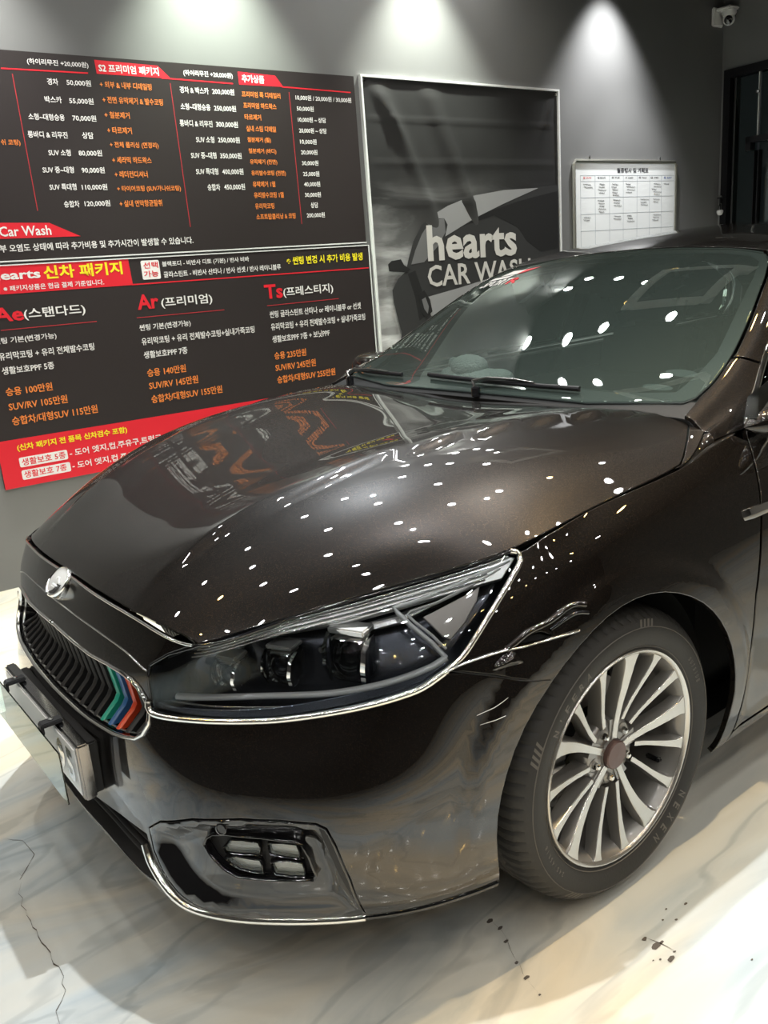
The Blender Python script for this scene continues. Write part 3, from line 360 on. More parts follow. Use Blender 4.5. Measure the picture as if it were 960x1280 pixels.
class MB:
    def __init__(s): s.v = []; s.f = []; s.m = []; s.n = []
    def add(s, v, f, mi=0):
        k = len(s.v); s.v += [tuple(p_) for p_ in v]; s.f += [tuple(i+k for i in q) for q in f]; s.m += [mi]*len(f); return s
    def box(s, c, d, rot=None, mi=0, bev=0.):
        hx, hy, hz = d[0]/2, d[1]/2, d[2]/2
        if bev:
            b_ = min(bev, hx*.9, hy*.9, hz*.9); V = []; F = []
            import itertools
            bm = bmesh.new(); bmesh.ops.create_cube(bm, size=1); bmesh.ops.scale(bm, vec=d, verts=bm.verts)
            bmesh.ops.bevel(bm, geom=bm.edges[:], offset=b_, segments=2, affect='EDGES')
            V = [v_.co.copy() for v_ in bm.verts]; F = [[v_.index for v_ in f_.verts] for f_ in bm.faces]; bm.free()
        else:
            V = [Vector((x, y, z)) for x in (-hx, hx) for y in (-hy, hy) for z in (-hz, hz)]
            F = [(0, 1, 3, 2), (4, 6, 7, 5), (0, 4, 5, 1), (2, 3, 7, 6), (0, 2, 6, 4), (1, 5, 7, 3)]
        c = Vector(c)
        if rot is not None: V = [rot@v_+c for v_ in V]
        else: V = [v_+c for v_ in V]
        return s.add(V, F, mi)
    def tube(s, P, r, n=8, mi=0, cap=True, closed=False, flat=1.):
        P = [Vector(p_) for p_ in P]; R = r if isinstance(r, (list, tuple)) else [r]*len(P)
        V = []; F = []; up = None; m_ = len(P)
        for i, p_ in enumerate(P):
            a = P[(i-1) % m_] if (closed or i) else P[i]; b_ = P[(i+1) % m_] if (closed or i < m_-1) else P[i]
            t_ = (b_-a).normalized()
            if up is None: up = t_.orthogonal().normalized()
            up = (up-t_*up.dot(t_)).normalized(); sd = t_.cross(up)
            for k in range(n):
                q = 2*pi*k/n; V.append(p_+up*cos(q)*R[i]+sd*sin(q)*R[i]*flat)
        for i in range(m_ if closed else m_-1):
            for k in range(n):
                j = (i+1) % m_
                F.append((i*n+k, i*n+(k+1) % n, j*n+(k+1) % n, j*n+k))
        if cap and not closed: F += [tuple(range(n-1, -1, -1)), tuple((m_-1)*n+k for k in range(n))]
        return s.add(V, F, mi)
    def lathe(s, prof, c, ax=(0, 0, 1), n=32, mi=0, x=None):
        """prof: (radius, height along ax)"""
        ax = Vector(ax).normalized(); e1 = Vector(x) if x else ax.orthogonal().normalized(); e2 = ax.cross(e1); c = Vector(c)
        V = []; F = []
        for r_, h_ in prof:
            for k in range(n):
                q = 2*pi*k/n; V.append(c+ax*h_+(e1*cos(q)+e2*sin(q))*r_)
        for i in range(len(prof)-1):
            for k in range(n): F.append((i*n+k, i*n+(k+1) % n, (i+1)*n+(k+1) % n, (i+1)*n+k))
        return s.add(V, F, mi)
    def prism(s, P, e, mi=0):
        """polygon of 3D points pushed by vector e"""
        P = [Vector(p_) for p_ in P]; e = Vector(e); n = len(P)
        V = P+[p_+e for p_ in P]; F = [tuple(range(n-1, -1, -1)), tuple(range(n, 2*n))]+[(i, (i+1) % n, n+(i+1) % n, n+i) for i in range(n)]
        return s.add(V, F, mi)
    def grid(s, G, mi=0, flip=False):
        a = len(G); b_ = len(G[0]); V = [p_ for r_ in G for p_ in r_]
        F = [(i*b_+j, (i+1)*b_+j, (i+1)*b_+j+1, i*b_+j+1) for i in range(a-1) for j in range(b_-1)]
        if flip: F = [q[::-1] for q in F]
        return s.add(V, F, mi)
    def build(s, name, mat, parent=None, smooth=True, angle=35, fix=True):
        me = bpy.data.meshes.new(name); me.from_pydata(s.v, [], s.f)
        mats = mat if isinstance(mat, (list, tuple)) else [mat]
        for m_ in mats: me.materials.append(M[m_] if isinstance(m_, str) else m_)
        if len(mats) > 1: me.polygons.foreach_set('material_index', s.m)
        if fix:
            bm = bmesh.new(); bm.from_mesh(me); bmesh.ops.recalc_face_normals(bm, faces=bm.faces); bm.to_mesh(me); bm.free()
        if smooth:
            me.shade_smooth()
            try: me.set_sharp_from_angle(angle=radians(angle))
            except Exception: pass
        o = bpy.data.objects.new(name, me); col.objects.link(o)
        if parent: o.parent = parent
        return o
def empty(name, loc=(0, 0, 0), parent=None, mat=None):
    o = bpy.data.objects.new(name, None); col.objects.link(o); o.empty_display_size = .1
    if mat is not None: o.matrix_world = mat
    else: o.location = loc
    if parent: o.parent = parent
    return o
def tag(o, label, cat, group=None):
    o['label'] = label; o['category'] = cat
    if group: o['group'] = group
    return o
def struct(o): o['kind'] = 'structure'; return o
def copy_tree(o, parent=None):
    c = o.copy(); col.objects.link(c)
    if parent: c.parent = parent
    for ch in list(o.children): copy_tree(ch, c)
    return c

# ---------------------------------------------------------------- the room
def wallbox(name, P, n, th, mat):
    b_ = MB(); b_.prism(P, Vector(n)*-th); return struct(b_.build(name, mat, smooth=False))
SC = 5.9                                           # corner with the glass door wall
XL, YB = 5.0, 6.5
fl = MB(); fl.box((-.5, 2., -.05), (13., 9.6, .1)); struct(fl.build('floor', 'floor', smooth=False))
ce = MB(); ce.box((-.5, 2., CEIL+.05), (13., 9.6, .1)); struct(ce.build('ceiling', 'ceiling', smooth=False))
wallbox('wall_back', [wp(-5.2, 0), wp(SC, 0), wp(SC, CEIL), wp(-5.2, CEIL)], WN, .12, 'wall')
def rp(r_, z, d=0.): return W0+WD*(SC+d)+WN*r_+Vector((0, 0, z))     # on the right wall: r from the corner, d behind it
DT = 2.70; DR = 2.6
b_ = MB(); b_.prism([rp(0, 0), rp(.03, 0), rp(.03, CEIL), rp(0, CEIL)], WD*.12)
b_.prism([rp(.03, DT), rp(DR, DT), rp(DR, CEIL), rp(.03, CEIL)], WD*.12)
b_.prism([rp(DR, 0), rp(8.6, 0), rp(8.6, CEIL), rp(DR, CEIL)], WD*.12)
struct(b_.build('wall_right', 'wall', smooth=False))
b_ = MB(); b_.prism([(5.45, -3, 0), (5.45, 6.6, 0), (5.45, 6.6, CEIL), (5.45, -3, CEIL)], (.12, 0, 0)); struct(b_.build('wall_left', 'wall_dark', smooth=False))
b_ = MB(); b_.prism([(-6, 6.6, 0), (5.5, 6.6, 0), (5.5, 6.6, CEIL), (-6, 6.6, CEIL)], (0, .12, 0)); struct(b_.build('wall_front', 'wall_dark', smooth=False))
b_ = MB(); b_.prism([rp(-.3, 0, 1.4), rp(3.2, 0, 1.4), rp(3.2, CEIL, 1.4), rp(-.3, CEIL, 1.4)], WD*.1); struct(b_.build('wall_room_beyond', 'wall', smooth=False))
# glass door with its black frame
dr = struct(empty('door_1'))
def rbar(name, r0, r1, z0, z1, d0, d1, mat, par):
    k = MB(); k.prism([rp(r0, z0, d0), rp(r1, z0, d0), rp(r1, z1, d0), rp(r0, z1, d0)], WD*(d1-d0)); return k.build(name, mat, par, smooth=False)
rbar('door_frame', .03, DR, DT-.062, DT, -.02, .09, 'black_metal', dr)
rbar('door_frame', .03, .085, 0, DT-.062, -.02, .09, 'black_metal', dr)
rbar('door_frame', .115, .130, 0, DT-.062, .0, .06, 'darkchrome', dr)
rbar('pane', .130, .305, 0, DT-.062, .025, .035, 'door_glass', dr)
rbar('pane', .33, DR, 0, DT-.062, .025, .035, 'door_glass', dr)
rbar('pane_edge', .305, .311, 2.17, DT-.062, .02, .04, 'white_edge', dr)
rbar('door_stile', .300, .306, 0, 2.08, .0, .05, 'black_metal', dr)
rbar('door_stile', .332, .342, 0, 2.08, .0, .05, 'black_metal', dr)
h = rbar('door_rail', .255, 1.3, 2.135, 2.18, -.045, .02, 'black_metal', dr)
rbar('rail_bracket', .250, .295, 2.08, 2.18, -.045, .02, 'black_metal', dr)
k = MB(); k.lathe([(.0, -.012), (.012, -.01), (.014, 0), (.010, .01), (0, .012)], rp(.308, 2.50, .01), WD, 12); k.build('glass_clip', 'chrome', dr)

# ---------------------------------------------------------------- text as flat print
_tc = {}
def text_mesh(s, bold=0):
    key = (s, bold)
    if key in _tc: return _tc[key]
    cu = bpy.data.curves.new('t', 'FONT'); cu.body = s; cu.size = 1.; cu.resolution_u = 2; cu.offset = (.016, .028, .03)[bold]; cu.fill_mode = 'FRONT'
    o = bpy.data.objects.new('t', cu); col.objects.link(o)
    dg = bpy.context.evaluated_depsgraph_get(); me = bpy.data.meshes.new_from_object(o.evaluated_get(dg))
    V = np.array([v_.co[:2] for v_ in me.vertices]); F = [tuple(p_.vertices) for p_ in me.polygons]
    bpy.data.objects.remove(o); bpy.data.curves.remove(cu); bpy.data.meshes.remove(me)
    lo = V.min(0); hi = V.max(0); V = (V-lo)/(hi-lo)
    _tc[key] = (V, F, (hi-lo)); return _tc[key]
def put_text(name, s, x0, x1, zc, h_, mat, parent, n=.0, bold=0):
    V, F, _ = text_mesh(s, bold)
    me = bpy.data.meshes.new(name); me.from_pydata([(x0+a*(x1-x0), zc+(b_-.5)*h_, n) for a, b_ in V], [], F); me.materials.append(M[mat])
    o = bpy.data.objects.new(name, me); col.objects.link(o); o.parent = parent; return o
def flat(name, P, n, mat, parent, th=.0006):
    k = MB(); k.prism([(a, b_, n) for a, b_ in P], (0, 0, th)); return k.build(name, mat, parent, smooth=False)
def fline(name, l, w_, n, mat, parent):
    a = Vector((l[0], l[1])); b_ = Vector((l[2], l[3])); d_ = (b_-a).normalized(); q = Vector((-d_.y, d_.x))*w_/2
    return flat(name, [a-q, b_-q, b_+q, a+q], n, mat, parent, .0004)
def rbox(name, x0, x1, z0, z1, n0, n1, mat, parent, bev=0.):
    k = MB(); k.box(((x0+x1)/2, (z0+z1)/2, (n0+n1)/2), (x1-x0, z1-z0, n1-n0), bev=bev); return k.build(name, mat, parent, smooth=bool(bev))
# price boards
up = tag(empty('price_board', mat=WALLM), 'upper black price board with two red headings and columns of prices, above the red-banded board', 'price board')
lo_ = tag(empty('price_board', mat=WALLM), 'lower black price board with red heading block and wide red band along its bottom', 'price board')
rbox('panel', .10, 2.352, 1.562, 2.460, .002, .020, 'board', up)
rbox('edge_strip', .10, 2.356, 1.556, 1.562, .002, .022, 'white_edge', up)
rbox('panel', .115, 2.364, .502, 1.540, .002, .020, 'board', lo_)
rbox('edge_strip', 2.364, 2.370, .502, 1.545, .002, .022, 'white_edge', lo_); rbox('edge_strip', .115, 2.364, 1.540, 1.545, .002, .022, 'white_edge', lo_)
rbox('red_band', .115, 2.364, .502, .737, .020, .0206, 'print_R', lo_)
for nm in ('h1', 'h2', 'h3'):
    P = TQ[nm]
    if nm == 'h3': P = [(max(a, .101), b_) for a, b_ in P]
    flat('heading_block', P, .020, 'print_R', up)
P = [(max(a, .116), b_) for a, b_ in TQ['h4']]; P[0] = (.116, 1.5395); P[1] = (P[1][0], 1.5395); P[3] = (.116, 1.415); P[2] = (P[2][0], 1.415)
flat('heading_block', P, .020, 'print_R', lo_)
def round_rect(P, r_=.008):
    xs = [a for a, _ in P]; zs = [b_ for _, b_ in P]; x0, x1, z0, z1 = min(xs), max(xs), min(zs), max(zs)
    o = []
    for cx, cz, a0 in ((x1-r_, z1-r_, 0), (x0+r_, z1-r_, 90), (x0+r_, z0+r_, 180), (x1-r_, z0+r_, 270)):
        for q in range(0, 91, 30): o.append((cx+r_*cos(radians(a0+q)), cz+r_*sin(radians(a0+q))))
    return o
flat('white_tag', round_rect(TQ['sel']), .0204, 'print_W', lo_)
for nm in ('b5', 'b7'):
    xs = [a for a, _ in TQ[nm]]; zs = [b_ for _, b_ in TQ[nm]]; zc = (min(zs)+max(zs))/2
    flat('white_tag', round_rect([(min(xs), zc-.024), (max(xs), zc+.024)]), .0206, 'print_W', lo_)
for i, l in enumerate(TL):
    fline('red_rule', (max(l[0], .11),)+tuple(l[1:]), .006 if i in (0, 1, 2, 6, 7) else .0035, .0203, 'print_R' if i in (0, 1, 2, 6, 7) else 'red_line', up if i < NL else lo_)
for i, (s_, x0, x1, zc, hh, c_, bd) in enumerate(TX):
    if i < 107:
        par = up if i < NU else lo_
        put_text('text_line', s_, x0, x1, zc, hh, 'print_'+c_, par, .0214, bd)
# banner: printed cloth pulled tight by its corners over a white frame
bn = tag(empty('banner', mat=WALLM), 'grey and black fabric banner with a printed car and the words hearts CAR WASH', 'banner')
BX0, BX1, BZ0, BZ1 = 2.408, 4.012, .72, 2.462
for a in ((BX0-.012, BX0, BZ0, BZ1+.012), (BX1, BX1+.012, BZ0, BZ1+.012), (BX0, BX1, BZ1, BZ1+.012), (BX0, BX1, BZ0-.012, BZ0)):
    rbox('frame_bar', a[0], a[1], a[2], a[3], .0, .026, 'white_edge', bn)
nx, nz = 90, 96; G = []
def wrinkle(x, z):
    u_, v_ = (x-BX0)/(BX1-BX0), (z-BZ0)/(BZ1-BZ0); h_ = 0
    for cx, cz, ang, amp, wd, ln in ((.17, .80, -62, .012, .030, .34), (.35, .84, -66, .007, .030, .22), (.42, .74, -68, .010, .035, .30), (.48, .62, -66, .006, .03, .2), (.28, .52, -58, .009, .05, .25), (.10, .90, -50, .006, .02, .1), (.95, .93, -120, .006, .02, .12)):
        a_ = radians(ang); dx, dz = u_-cx, v_-cz; al = dx*cos(a_)+dz*sin(a_); ac = -dx*sin(a_)+dz*cos(a_)
        h_ += amp*math.exp(-(ac/wd)**2-(al/ln)**2)
    for zz, am in ((.735, .003), (.875, .0022), (.60, .002)): h_ += am*math.exp(-((v_-zz)/.006)**2)
    e_ = min(u_, 1-u_, v_, 1-v_)
    h_ *= .35+1.55*float(sstep(.44, .60, v_))
    return h_*min(1, e_/.05)+.002*noise.noise((x*4, z*4, 0))*min(1, e_/.05)
for i in range(nx+1):
    x = BX0+(BX1-BX0)*i/nx; G.append([(x, BZ0+(BZ1-BZ0)*j/nz, .010+wrinkle(x, BZ0+(BZ1-BZ0)*j/nz)) for j in range(nz+1)])
k = MB(); k.grid(G, flip=True); k.build('cloth', 'banner', bn, angle=80, fix=False)
def clip(P, x1=BX1-.002): return [(min(a, x1), max(b_, BZ0+.01)) for a, b_ in P]
body = clip(TQ['car'])+[(2.50, BZ0+.01), (BX1-.002, BZ0+.01)]
flat('printed_car_body', body, .0215, 'g4', bn); flat('printed_car_flank', clip(TQ['flank']), .0220, 'g2', bn)
flat('printed_car_side', clip(TQ['side']), .0220, 'g1', bn); flat('printed_car_roof', clip(TQ['roof']), .0224, 'g2', bn)
flat('printed_car_glass', clip(TQ['glass']), .0224, 'g5', bn); flat('printed_car_door', clip(TQ['door']), .0220, 'g1', bn)
flat('printed_car_mirror', clip(TQ['mirror']), .0228, 'g1', bn); flat('printed_wheel', clip(TQ['whl']), .0228, 'g1', bn); flat('printed_wheel', clip(TQ['hub']), .0232, 'g5', bn)
for i in (107, 108):
    s_, x0, x1, zc, hh, c_, bd = TX[i]; put_text('lettering', s_, x0, x1, zc, hh, 'print_B', bn, .0240, bd)
for a, b_ in ((BX0+.02, BZ1-.02), (BX1-.02, BZ1-.02)):
    k = MB(); k.lathe([(.010, 0), (.010, .004), (.005, .005), (.005, .002)], (a, b_, .012), (0, 0, 1), 14); k.build('eyelet', 'chrome', bn)
# whiteboard
wbd = tag(empty('whiteboard', mat=WALLM), 'white monthly planner board with thin metal frame hung to the right of the banner', 'whiteboard')
X0, X1, Z0, Z1 = 4.168, 5.315, 1.13, 2.028
rbox('writing_surface', X0+.01, X1-.01, Z0+.01, Z1-.01, .006, .014, 'wb', wbd)
fr_ = MB(); P = [(X0+.02, Z0), (X1-.02, Z0), (X1, Z0+.02), (X1, Z1-.02), (X1-.02, Z1), (X0+.02, Z1), (X0, Z1-.02), (X0, Z0+.02)]
fr_.tube([(a, b_, .012) for a, b_ in P], .013, 8, closed=True); fr_.build('frame', 'alu', wbd)
for x in (4.335, 5.125):
    k = MB(); k.tube([(x, Z1+.005, .012), (x, Z1+.028, .01), (x+.006, Z1+.036, .004)], .005, 8); k.build('hanging_hook', 'chrome', wbd)
gx = [4.233, 4.387, 4.542, 4.695, 4.852, 4.999, 5.141, 5.292]; gz = [1.932, 1.893, 1.783, 1.671, 1.556, 1.44, 1.325, 1.21]
for x in gx: rbox('grid_line', x-.0012, x+.0012, gz[-1], gz[0], .014, .0146, 'print_G', wbd)
for z in gz: rbox('grid_line', gx[0], gx[-1], z-.0012, z+.0012, .014, .0146, 'print_G', wbd)
for i in range(109, len(TX)):
    s_, x0, x1, zc, hh, c_, bd = TX[i]; put_text('heading' if i == 109 else 'weekday', s_, x0, x1, zc, hh, 'print_'+c_, wbd, .0150, bd)
rs = random.Random(3)
for (ci, ri, n_) in ((0, 0, 2), (1, 0, 4), (2, 0, 5), (3, 0, 4), (5, 0, 5), (6, 0, 1), (1, 1, 5), (2, 1, 3), (4, 1, 3), (5, 1, 2), (0, 2, 2), (2, 2, 2), (3, 2, 3), (5, 2, 3)):
    for q in range(n_):
        x = gx[ci]+.022+rs.random()*.03; z = gz[ri+1]-.020-q*.019; L_ = .05+rs.random()*.05; P = []
        for t_ in range(16): P.append((x+L_*t_/15, z+.005*sin(t_*2.3+rs.random()*1.5)-.004*t_/15, .0146))
        k = MB(); k.tube(P, .0010, 4); k.build('pen_scribble', 'print_K', wbd, smooth=False)
# small things by the corner: camera and padlock
cm = tag(empty('security_camera', wp(5.80, 3.07, .0)), 'small white ball security camera on a wall plate in the top corner', 'camera')
def at_(o, P): return [Vector(p_)-o.location for p_ in P]
def loc_child(mb, name, mat, par, **kw):
    l_ = par.location; mb.v = [(a-l_.x, b_-l_.y, c_-l_.z) for a, b_, c_ in mb.v]; return mb.build(name, mat, par, **kw)
Rw = Matrix((WD, WN, Vector((0, 0, 1)))).transposed()
k = MB(); k.box(wp(5.80, 3.07, .012), (.13, .022, .13), Rw, bev=.008); loc_child(k, 'wall_plate', 'white', cm)
k = MB(); k.box(wp(5.83, 3.115, .075), (.13, .13, .022), Rw, bev=.008); loc_child(k, 'bracket', 'white', cm)
k = MB(); k.lathe([(.052, 0), (.055, -.02), (.048, -.035), (.03, -.04)], wp(5.84, 3.105, .085), (0, 0, 1), 24); loc_child(k, 'mount_ring', 'white', cm)
bc = wp(5.84, 3.045, .085)
aim = (Vector((1.6, 1.0, .3))-bc).normalized()
k = MB(); k.lathe([(0, -.045)]+[(.045*cos(a), .045*sin(a)) for a in np.linspace(-1.4, .75, 12)]+[(.028, .030)], bc, aim, 24); loc_child(k, 'camera_ball', 'white', cm)
k = MB(); k.lathe([(.033, .026), (.031, .034), (.02, .038), (0, .040)], bc, aim, 24); loc_child(k, 'lens', 'gloss_black', cm)
pl = tag(empty('padlock', rp(.048, 1.655, -.02)), 'small padlock with white body hanging on the black door frame edge', 'padlock')
c_ = rp(.048, 1.655, -.045)
k = MB(); k.tube([c_+WN*-.014, c_+WN*-.014+Vector((0, 0, .05)), c_+Vector((0, 0, .066)), c_+WN*.014+Vector((0, 0, .05)), c_+WN*.014], .004, 8); loc_child(k, 'shackle', 'chrome', pl)
k = MB(); k.lathe([(.0, -.034), (.016, -.030), (.026, -.012), (.026, .002), (.018, .008), (0, .009)], c_, (0, 0, 1), 16); loc_child(k, 'lock_body', 'white', pl)
k = MB(); k.box(c_+Vector((0, 0, .105)), (.012, .05, .018), Rw, bev=.003); k.box(c_+Vector((0, 0, .07)), (.008, .012, .07), Rw); loc_child(k, 'hasp', 'black_metal', pl)
k = MB(); k.box(c_+Vector((0, 0, .112))-WD*.008, (.006, .04, .012), Rw, bev=.002); loc_child(k, 'hasp_bolts', 'chrome', pl)

# ceiling lamps (they light the place and show as bright points in the paint and the glass)
pts = [(-2.68, -2.19, 0), (-2.45, -2.28, 0), (-2.08, -1.49, 1), (-2.43, -1.52, 0), (-2.72, -1.42, 1), (-2.26, -.84, 0), (-1.82, -1.58, 0), (-1.86, -1.0, 0), (-1.79, -2.34, 0), (-1.77, -1.9, 0), (-2.6, -1.86, 0)]
rs = random.Random(11)
for i in range(11):
    for j in range(9):
        x = -3.4+i*.72+(.3 if j % 2 else 0)+rs.uniform(-.12, .12); y = -1.5+j*.86+rs.uniform(-.12, .12)
        if x < -1.4 and y < -.6: continue
        if x > 4.7 or (y < -.7 and x > -.6 and rs.random() < .5): continue
        pts.append((x, y, 1 if rs.random() < .13 else 0))
proto = {}
for x, y, wk in pts:
    if wk not in proto:
        k = MB(); k.lathe([(.055, 0), (.055, -.012), (.042, -.014), (.040, -.002)], (0, 0, 0), (0, 0, 1), 20)
        k.lathe([(.0395, -.004), (0, -.0045)], (0, 0, 0), (0, 0, 1), 20, mi=1)
        o = k.build('ceiling_downlight', ['black_metal', 'light_warm' if wk else 'light']); proto[wk] = o
    else:
        o = proto[wk].copy(); col.objects.link(o)
    o.location = (x, y, CEIL)
    tag(o, 'small warm yellow ceiling downlight, seen only as a bright point in car paint and glass' if wk else 'small white ceiling downlight, seen only as a bright point in car paint and glass', 'ceiling light', 'warm downlights in the black ceiling' if wk else 'white downlights in the black ceiling')

# ---------------------------------------------------------------- the car
SK = make_skin(); HD = make_hood(); UP = make_upper(); WS = make_screen(UP)
car = tag(empty('car'), 'dark brown saloon car with dented front corner and coloured grille slats, filling the picture', 'car')

def resample(P, step, smooth=True, closed=False):
    P = [np.array(p_, float) for p_ in P]; n = len(P); out = []
    m_ = n if closed else n-1
    for i in range(m_):
        p1, p2 = P[i], P[(i+1) % n]; p0 = P[(i-1) % n] if (closed or i) else 2*p1-p2; p3 = P[(i+2) % n] if (closed or i < n-2) else 2*p2-p1
        k = max(1, int(np.linalg.norm(p2-p1)/step))
        for q in range(k):
            t_ = q/k
            if smooth:
                out.append(.5*((2*p1)+(-p0+p2)*t_+(2*p0-5*p1+4*p2-p3)*t_*t_+(-p0+3*p1-3*p2+p3)*t_**3))
            else: out.append(p1+(p2-p1)*t_)
    if not closed: out.append(P[-1])
    return out
def mir(P, S): return [(-a, b_) for a, b_ in P] if S is SK else [(a, -b_) for a, b_ in P]
def inside(pt, poly):
    x, y = pt[..., 0], pt[..., 1]; c_ = np.zeros(x.shape, bool); n = len(poly); j = n-1
    for i in range(n):
        xi, yi = poly[i]; xj, yj = poly[j]
        if yi != yj:
            c_ ^= ((yi > y) != (yj > y)) & (x < (xj-xi)*(y-yi)/(yj-yi)+xi)
        j = i
    return c_
def segdist(pt, poly):
    d = np.full(pt.shape[0], 9.); n = len(poly); P = np.array(poly)
    for i in range(n):
        a = P[i]; b_ = P[(i+1) % n]; ab = b_-a; L2 = max(ab@ab, 1e-12)
        t_ = np.clip(((pt-a)@ab)/L2, 0, 1); d = np.minimum(d, np.linalg.norm(pt-a-t_[:, None]*ab, axis=1))
    return d
def panel(name, S, outer, mat, parent, holes=(), step=.026, gap=.0015, rnd=.0022, flange=.014, off=0., bstep=.014, fn=None, smooth=False, hole_flange=None, raw=False):
    """piece of a master surface: triangulated inside its outline, edges turned in"""
    loops = []
    for q, L_ in enumerate([outer]+list(holes)):
        R_ = np.array(L_ if raw else resample(L_, bstep, smooth, True))
        keep = [0]
        for i in range(1, len(R_)):
            if np.linalg.norm(R_[i]-R_[keep[-1]]) > .004: keep.append(i)
        if np.linalg.norm(R_[keep[-1]]-R_[0]) < .004: keep.pop()
        R_ = R_[keep]; ar = np.sum(R_[:, 0]*np.roll(R_[:, 1], -1)-np.roll(R_[:, 0], -1)*R_[:, 1])
        if (ar < 0) != (q > 0): R_ = R_[::-1]
        loops.append(R_)
    o_ = loops[0]; lo, hi = o_.min(0), o_.max(0)
    gx_, gy_ = np.meshgrid(np.arange(lo[0]+step/2, hi[0], step), np.arange(lo[1]+step/2, hi[1], step)); g = np.c_[gx_.ravel(), gy_.ravel()]
    if len(g):
        ok = inside(g, o_)
        for h_ in loops[1:]: ok &= ~inside(g, h_)
        g = g[ok]
        for l_ in loops:
            if len(g): g = g[segdist(g, l_) > step*.42]
    V2 = [tuple(p_) for l_ in loops for p_ in l_]+[tuple(p_) for p_ in g]
    E = []; k = 0
    for l_ in loops:
        n = len(l_); E += [(k+i, k+(i+1) % n) for i in range(n)]; k += n
    nb = k
    v2, _, tri, ov, _, _ = delaunay_2d_cdt([Vector(p_) for p_ in V2], E, [], 0, 1e-7)
    v2 = np.array([tuple(p_) for p_ in v2]); tri = np.array([t_ for t_ in tri if len(t_) == 3])
    ce_ = v2[tri].mean(1); ok = inside(ce_, o_)
    for h_ in loops[1:]: ok &= ~inside(ce_, h_)
    tri = tri[ok]
    src = {}
    for i, q in enumerate(ov):
        for s_ in q: src[s_] = i
    P = S.p(v2); Nn = S.n(v2)
    if fn is not None: P, Nn = fn(v2, P, Nn)
    P = P+Nn*off
    t0, t1, t2 = P[tri[:, 0]], P[tri[:, 1]], P[tri[:, 2]]
    s_ = np.sum(np.cross(t1-t0, t2-t0)*Nn[tri[:, 0]], axis=1)
    tri[s_ < 0] = tri[s_ < 0][:, ::-1]
    sgn = 1 if np.sum(s_) > 0 else -1
    V = P.copy(); NV = Nn.copy(); F = [tuple(t_) for t_ in tri]
    addv = []; addn = []; k = 0; base = len(V)
    for l_ in loops:
        n = len(l_); idx = [src.get(k+i, None) for i in range(n)]; k += n
        idx = [i for i in idx if i is not None]; n = len(idx)
        if n < 3: continue
        Q = P[idx]; NQ = Nn[idx]; T_ = np.roll(Q, -1, 0)-np.roll(Q, 1, 0); T_ /= np.maximum(np.linalg.norm(T_, axis=1, keepdims=True), 1e-9)
        inw = np.cross(NQ, T_)*sgn; inw /= np.maximum(np.linalg.norm(inw, axis=1, keepdims=True), 1e-9)
        V[idx] = Q+inw*(gap+rnd)
        rings = [(Q+inw*(gap+rnd*.3)-NQ*rnd*.3, NQ-inw), (Q+inw*gap-NQ*rnd, -inw), (Q+inw*gap-NQ*flange, -inw)]
        prev = idx
        for a, nn in rings:
            st_ = base+len(addv); addv += list(a); addn += list(nn/np.linalg.norm(nn, axis=1, keepdims=True)); cur = list(range(st_, st_+n))
            for i in range(n):
                j = (i+1) % n
                q = (prev[i], prev[j], cur[j], cur[i]); F.append(q[::-1] if sgn > 0 else q)
            prev = cur
    if addv: V = np.vstack([V, np.array(addv)]); NV = np.vstack([NV, np.array(addn)])
    me = bpy.data.meshes.new(name); me.from_pydata([tuple(p_) for p_ in V], [], F); me.materials.append(M[mat])
    me.shade_smooth(); me.validate(); me.update()
    if len(me.vertices) == len(NV) and fn is None: me.normals_split_custom_set_from_vertices([tuple(p_) for p_ in NV])
    o = bpy.data.objects.new(name, me); col.objects.link(o); o.parent = parent
    return o
def strip(name, S, P, w_, h_, mat, parent, off=0., step=.012, closed=False, smooth=True, taper=False, raise_mid=True):
    R_ = np.array(resample(P, step, smooth, closed)); Q = S.p(R_)+S.n(R_)*off; NQ = S.n(R_)
    T_ = np.gradient(Q, axis=0) if not closed else np.roll(Q, -1, 0)-np.roll(Q, 1, 0)
    T_ /= np.maximum(np.linalg.norm(T_, axis=1, keepdims=True), 1e-9); B_ = np.cross(NQ, T_)
    prof = [(-.5, -.4), (-.5, .35), (-.3, .85), (0, 1.), (.3, .85), (.5, .35), (.5, -.4)]
    n = len(R_); G = []
    for i in range(n):
        ww = w_*(min(1, i/4, (n-1-i)/4)*.8+.2 if taper else 1)
        G.append([tuple(Q[i]+B_[i]*a*ww+NQ[i]*b_*h_) for a, b_ in prof])
    if closed: G.append(G[0])
    k = MB(); k.grid(G); k.f.append(tuple(range(7))); k.f.append(tuple((n-1)*7+q for q in range(7))[::-1]); k.m += [0, 0]
    return k.build(name, mat, parent, angle=60)

D_ = D
SCR = ([(1.093, .436), (1.125, .4415), (1.150, .452)], [(1.098, .4205), (1.1249, .4236), (1.142, .4275)])
arch = D_['arch']                                   # from the front foot of the opening over the top to the rear foot
AF = (1.150, .030); AR = (1.835, .030)
ia = min(range(len(arch)), key=lambda i: abs(arch[i][0]-1.248)+abs(arch[i][1]-.456))
arch_front = arch[1:ia+1]                           # up to the bumper seam
arch_rest = arch[ia:-1]
seam = D_['seam_low']; split = D_['split']
SHV = .6747
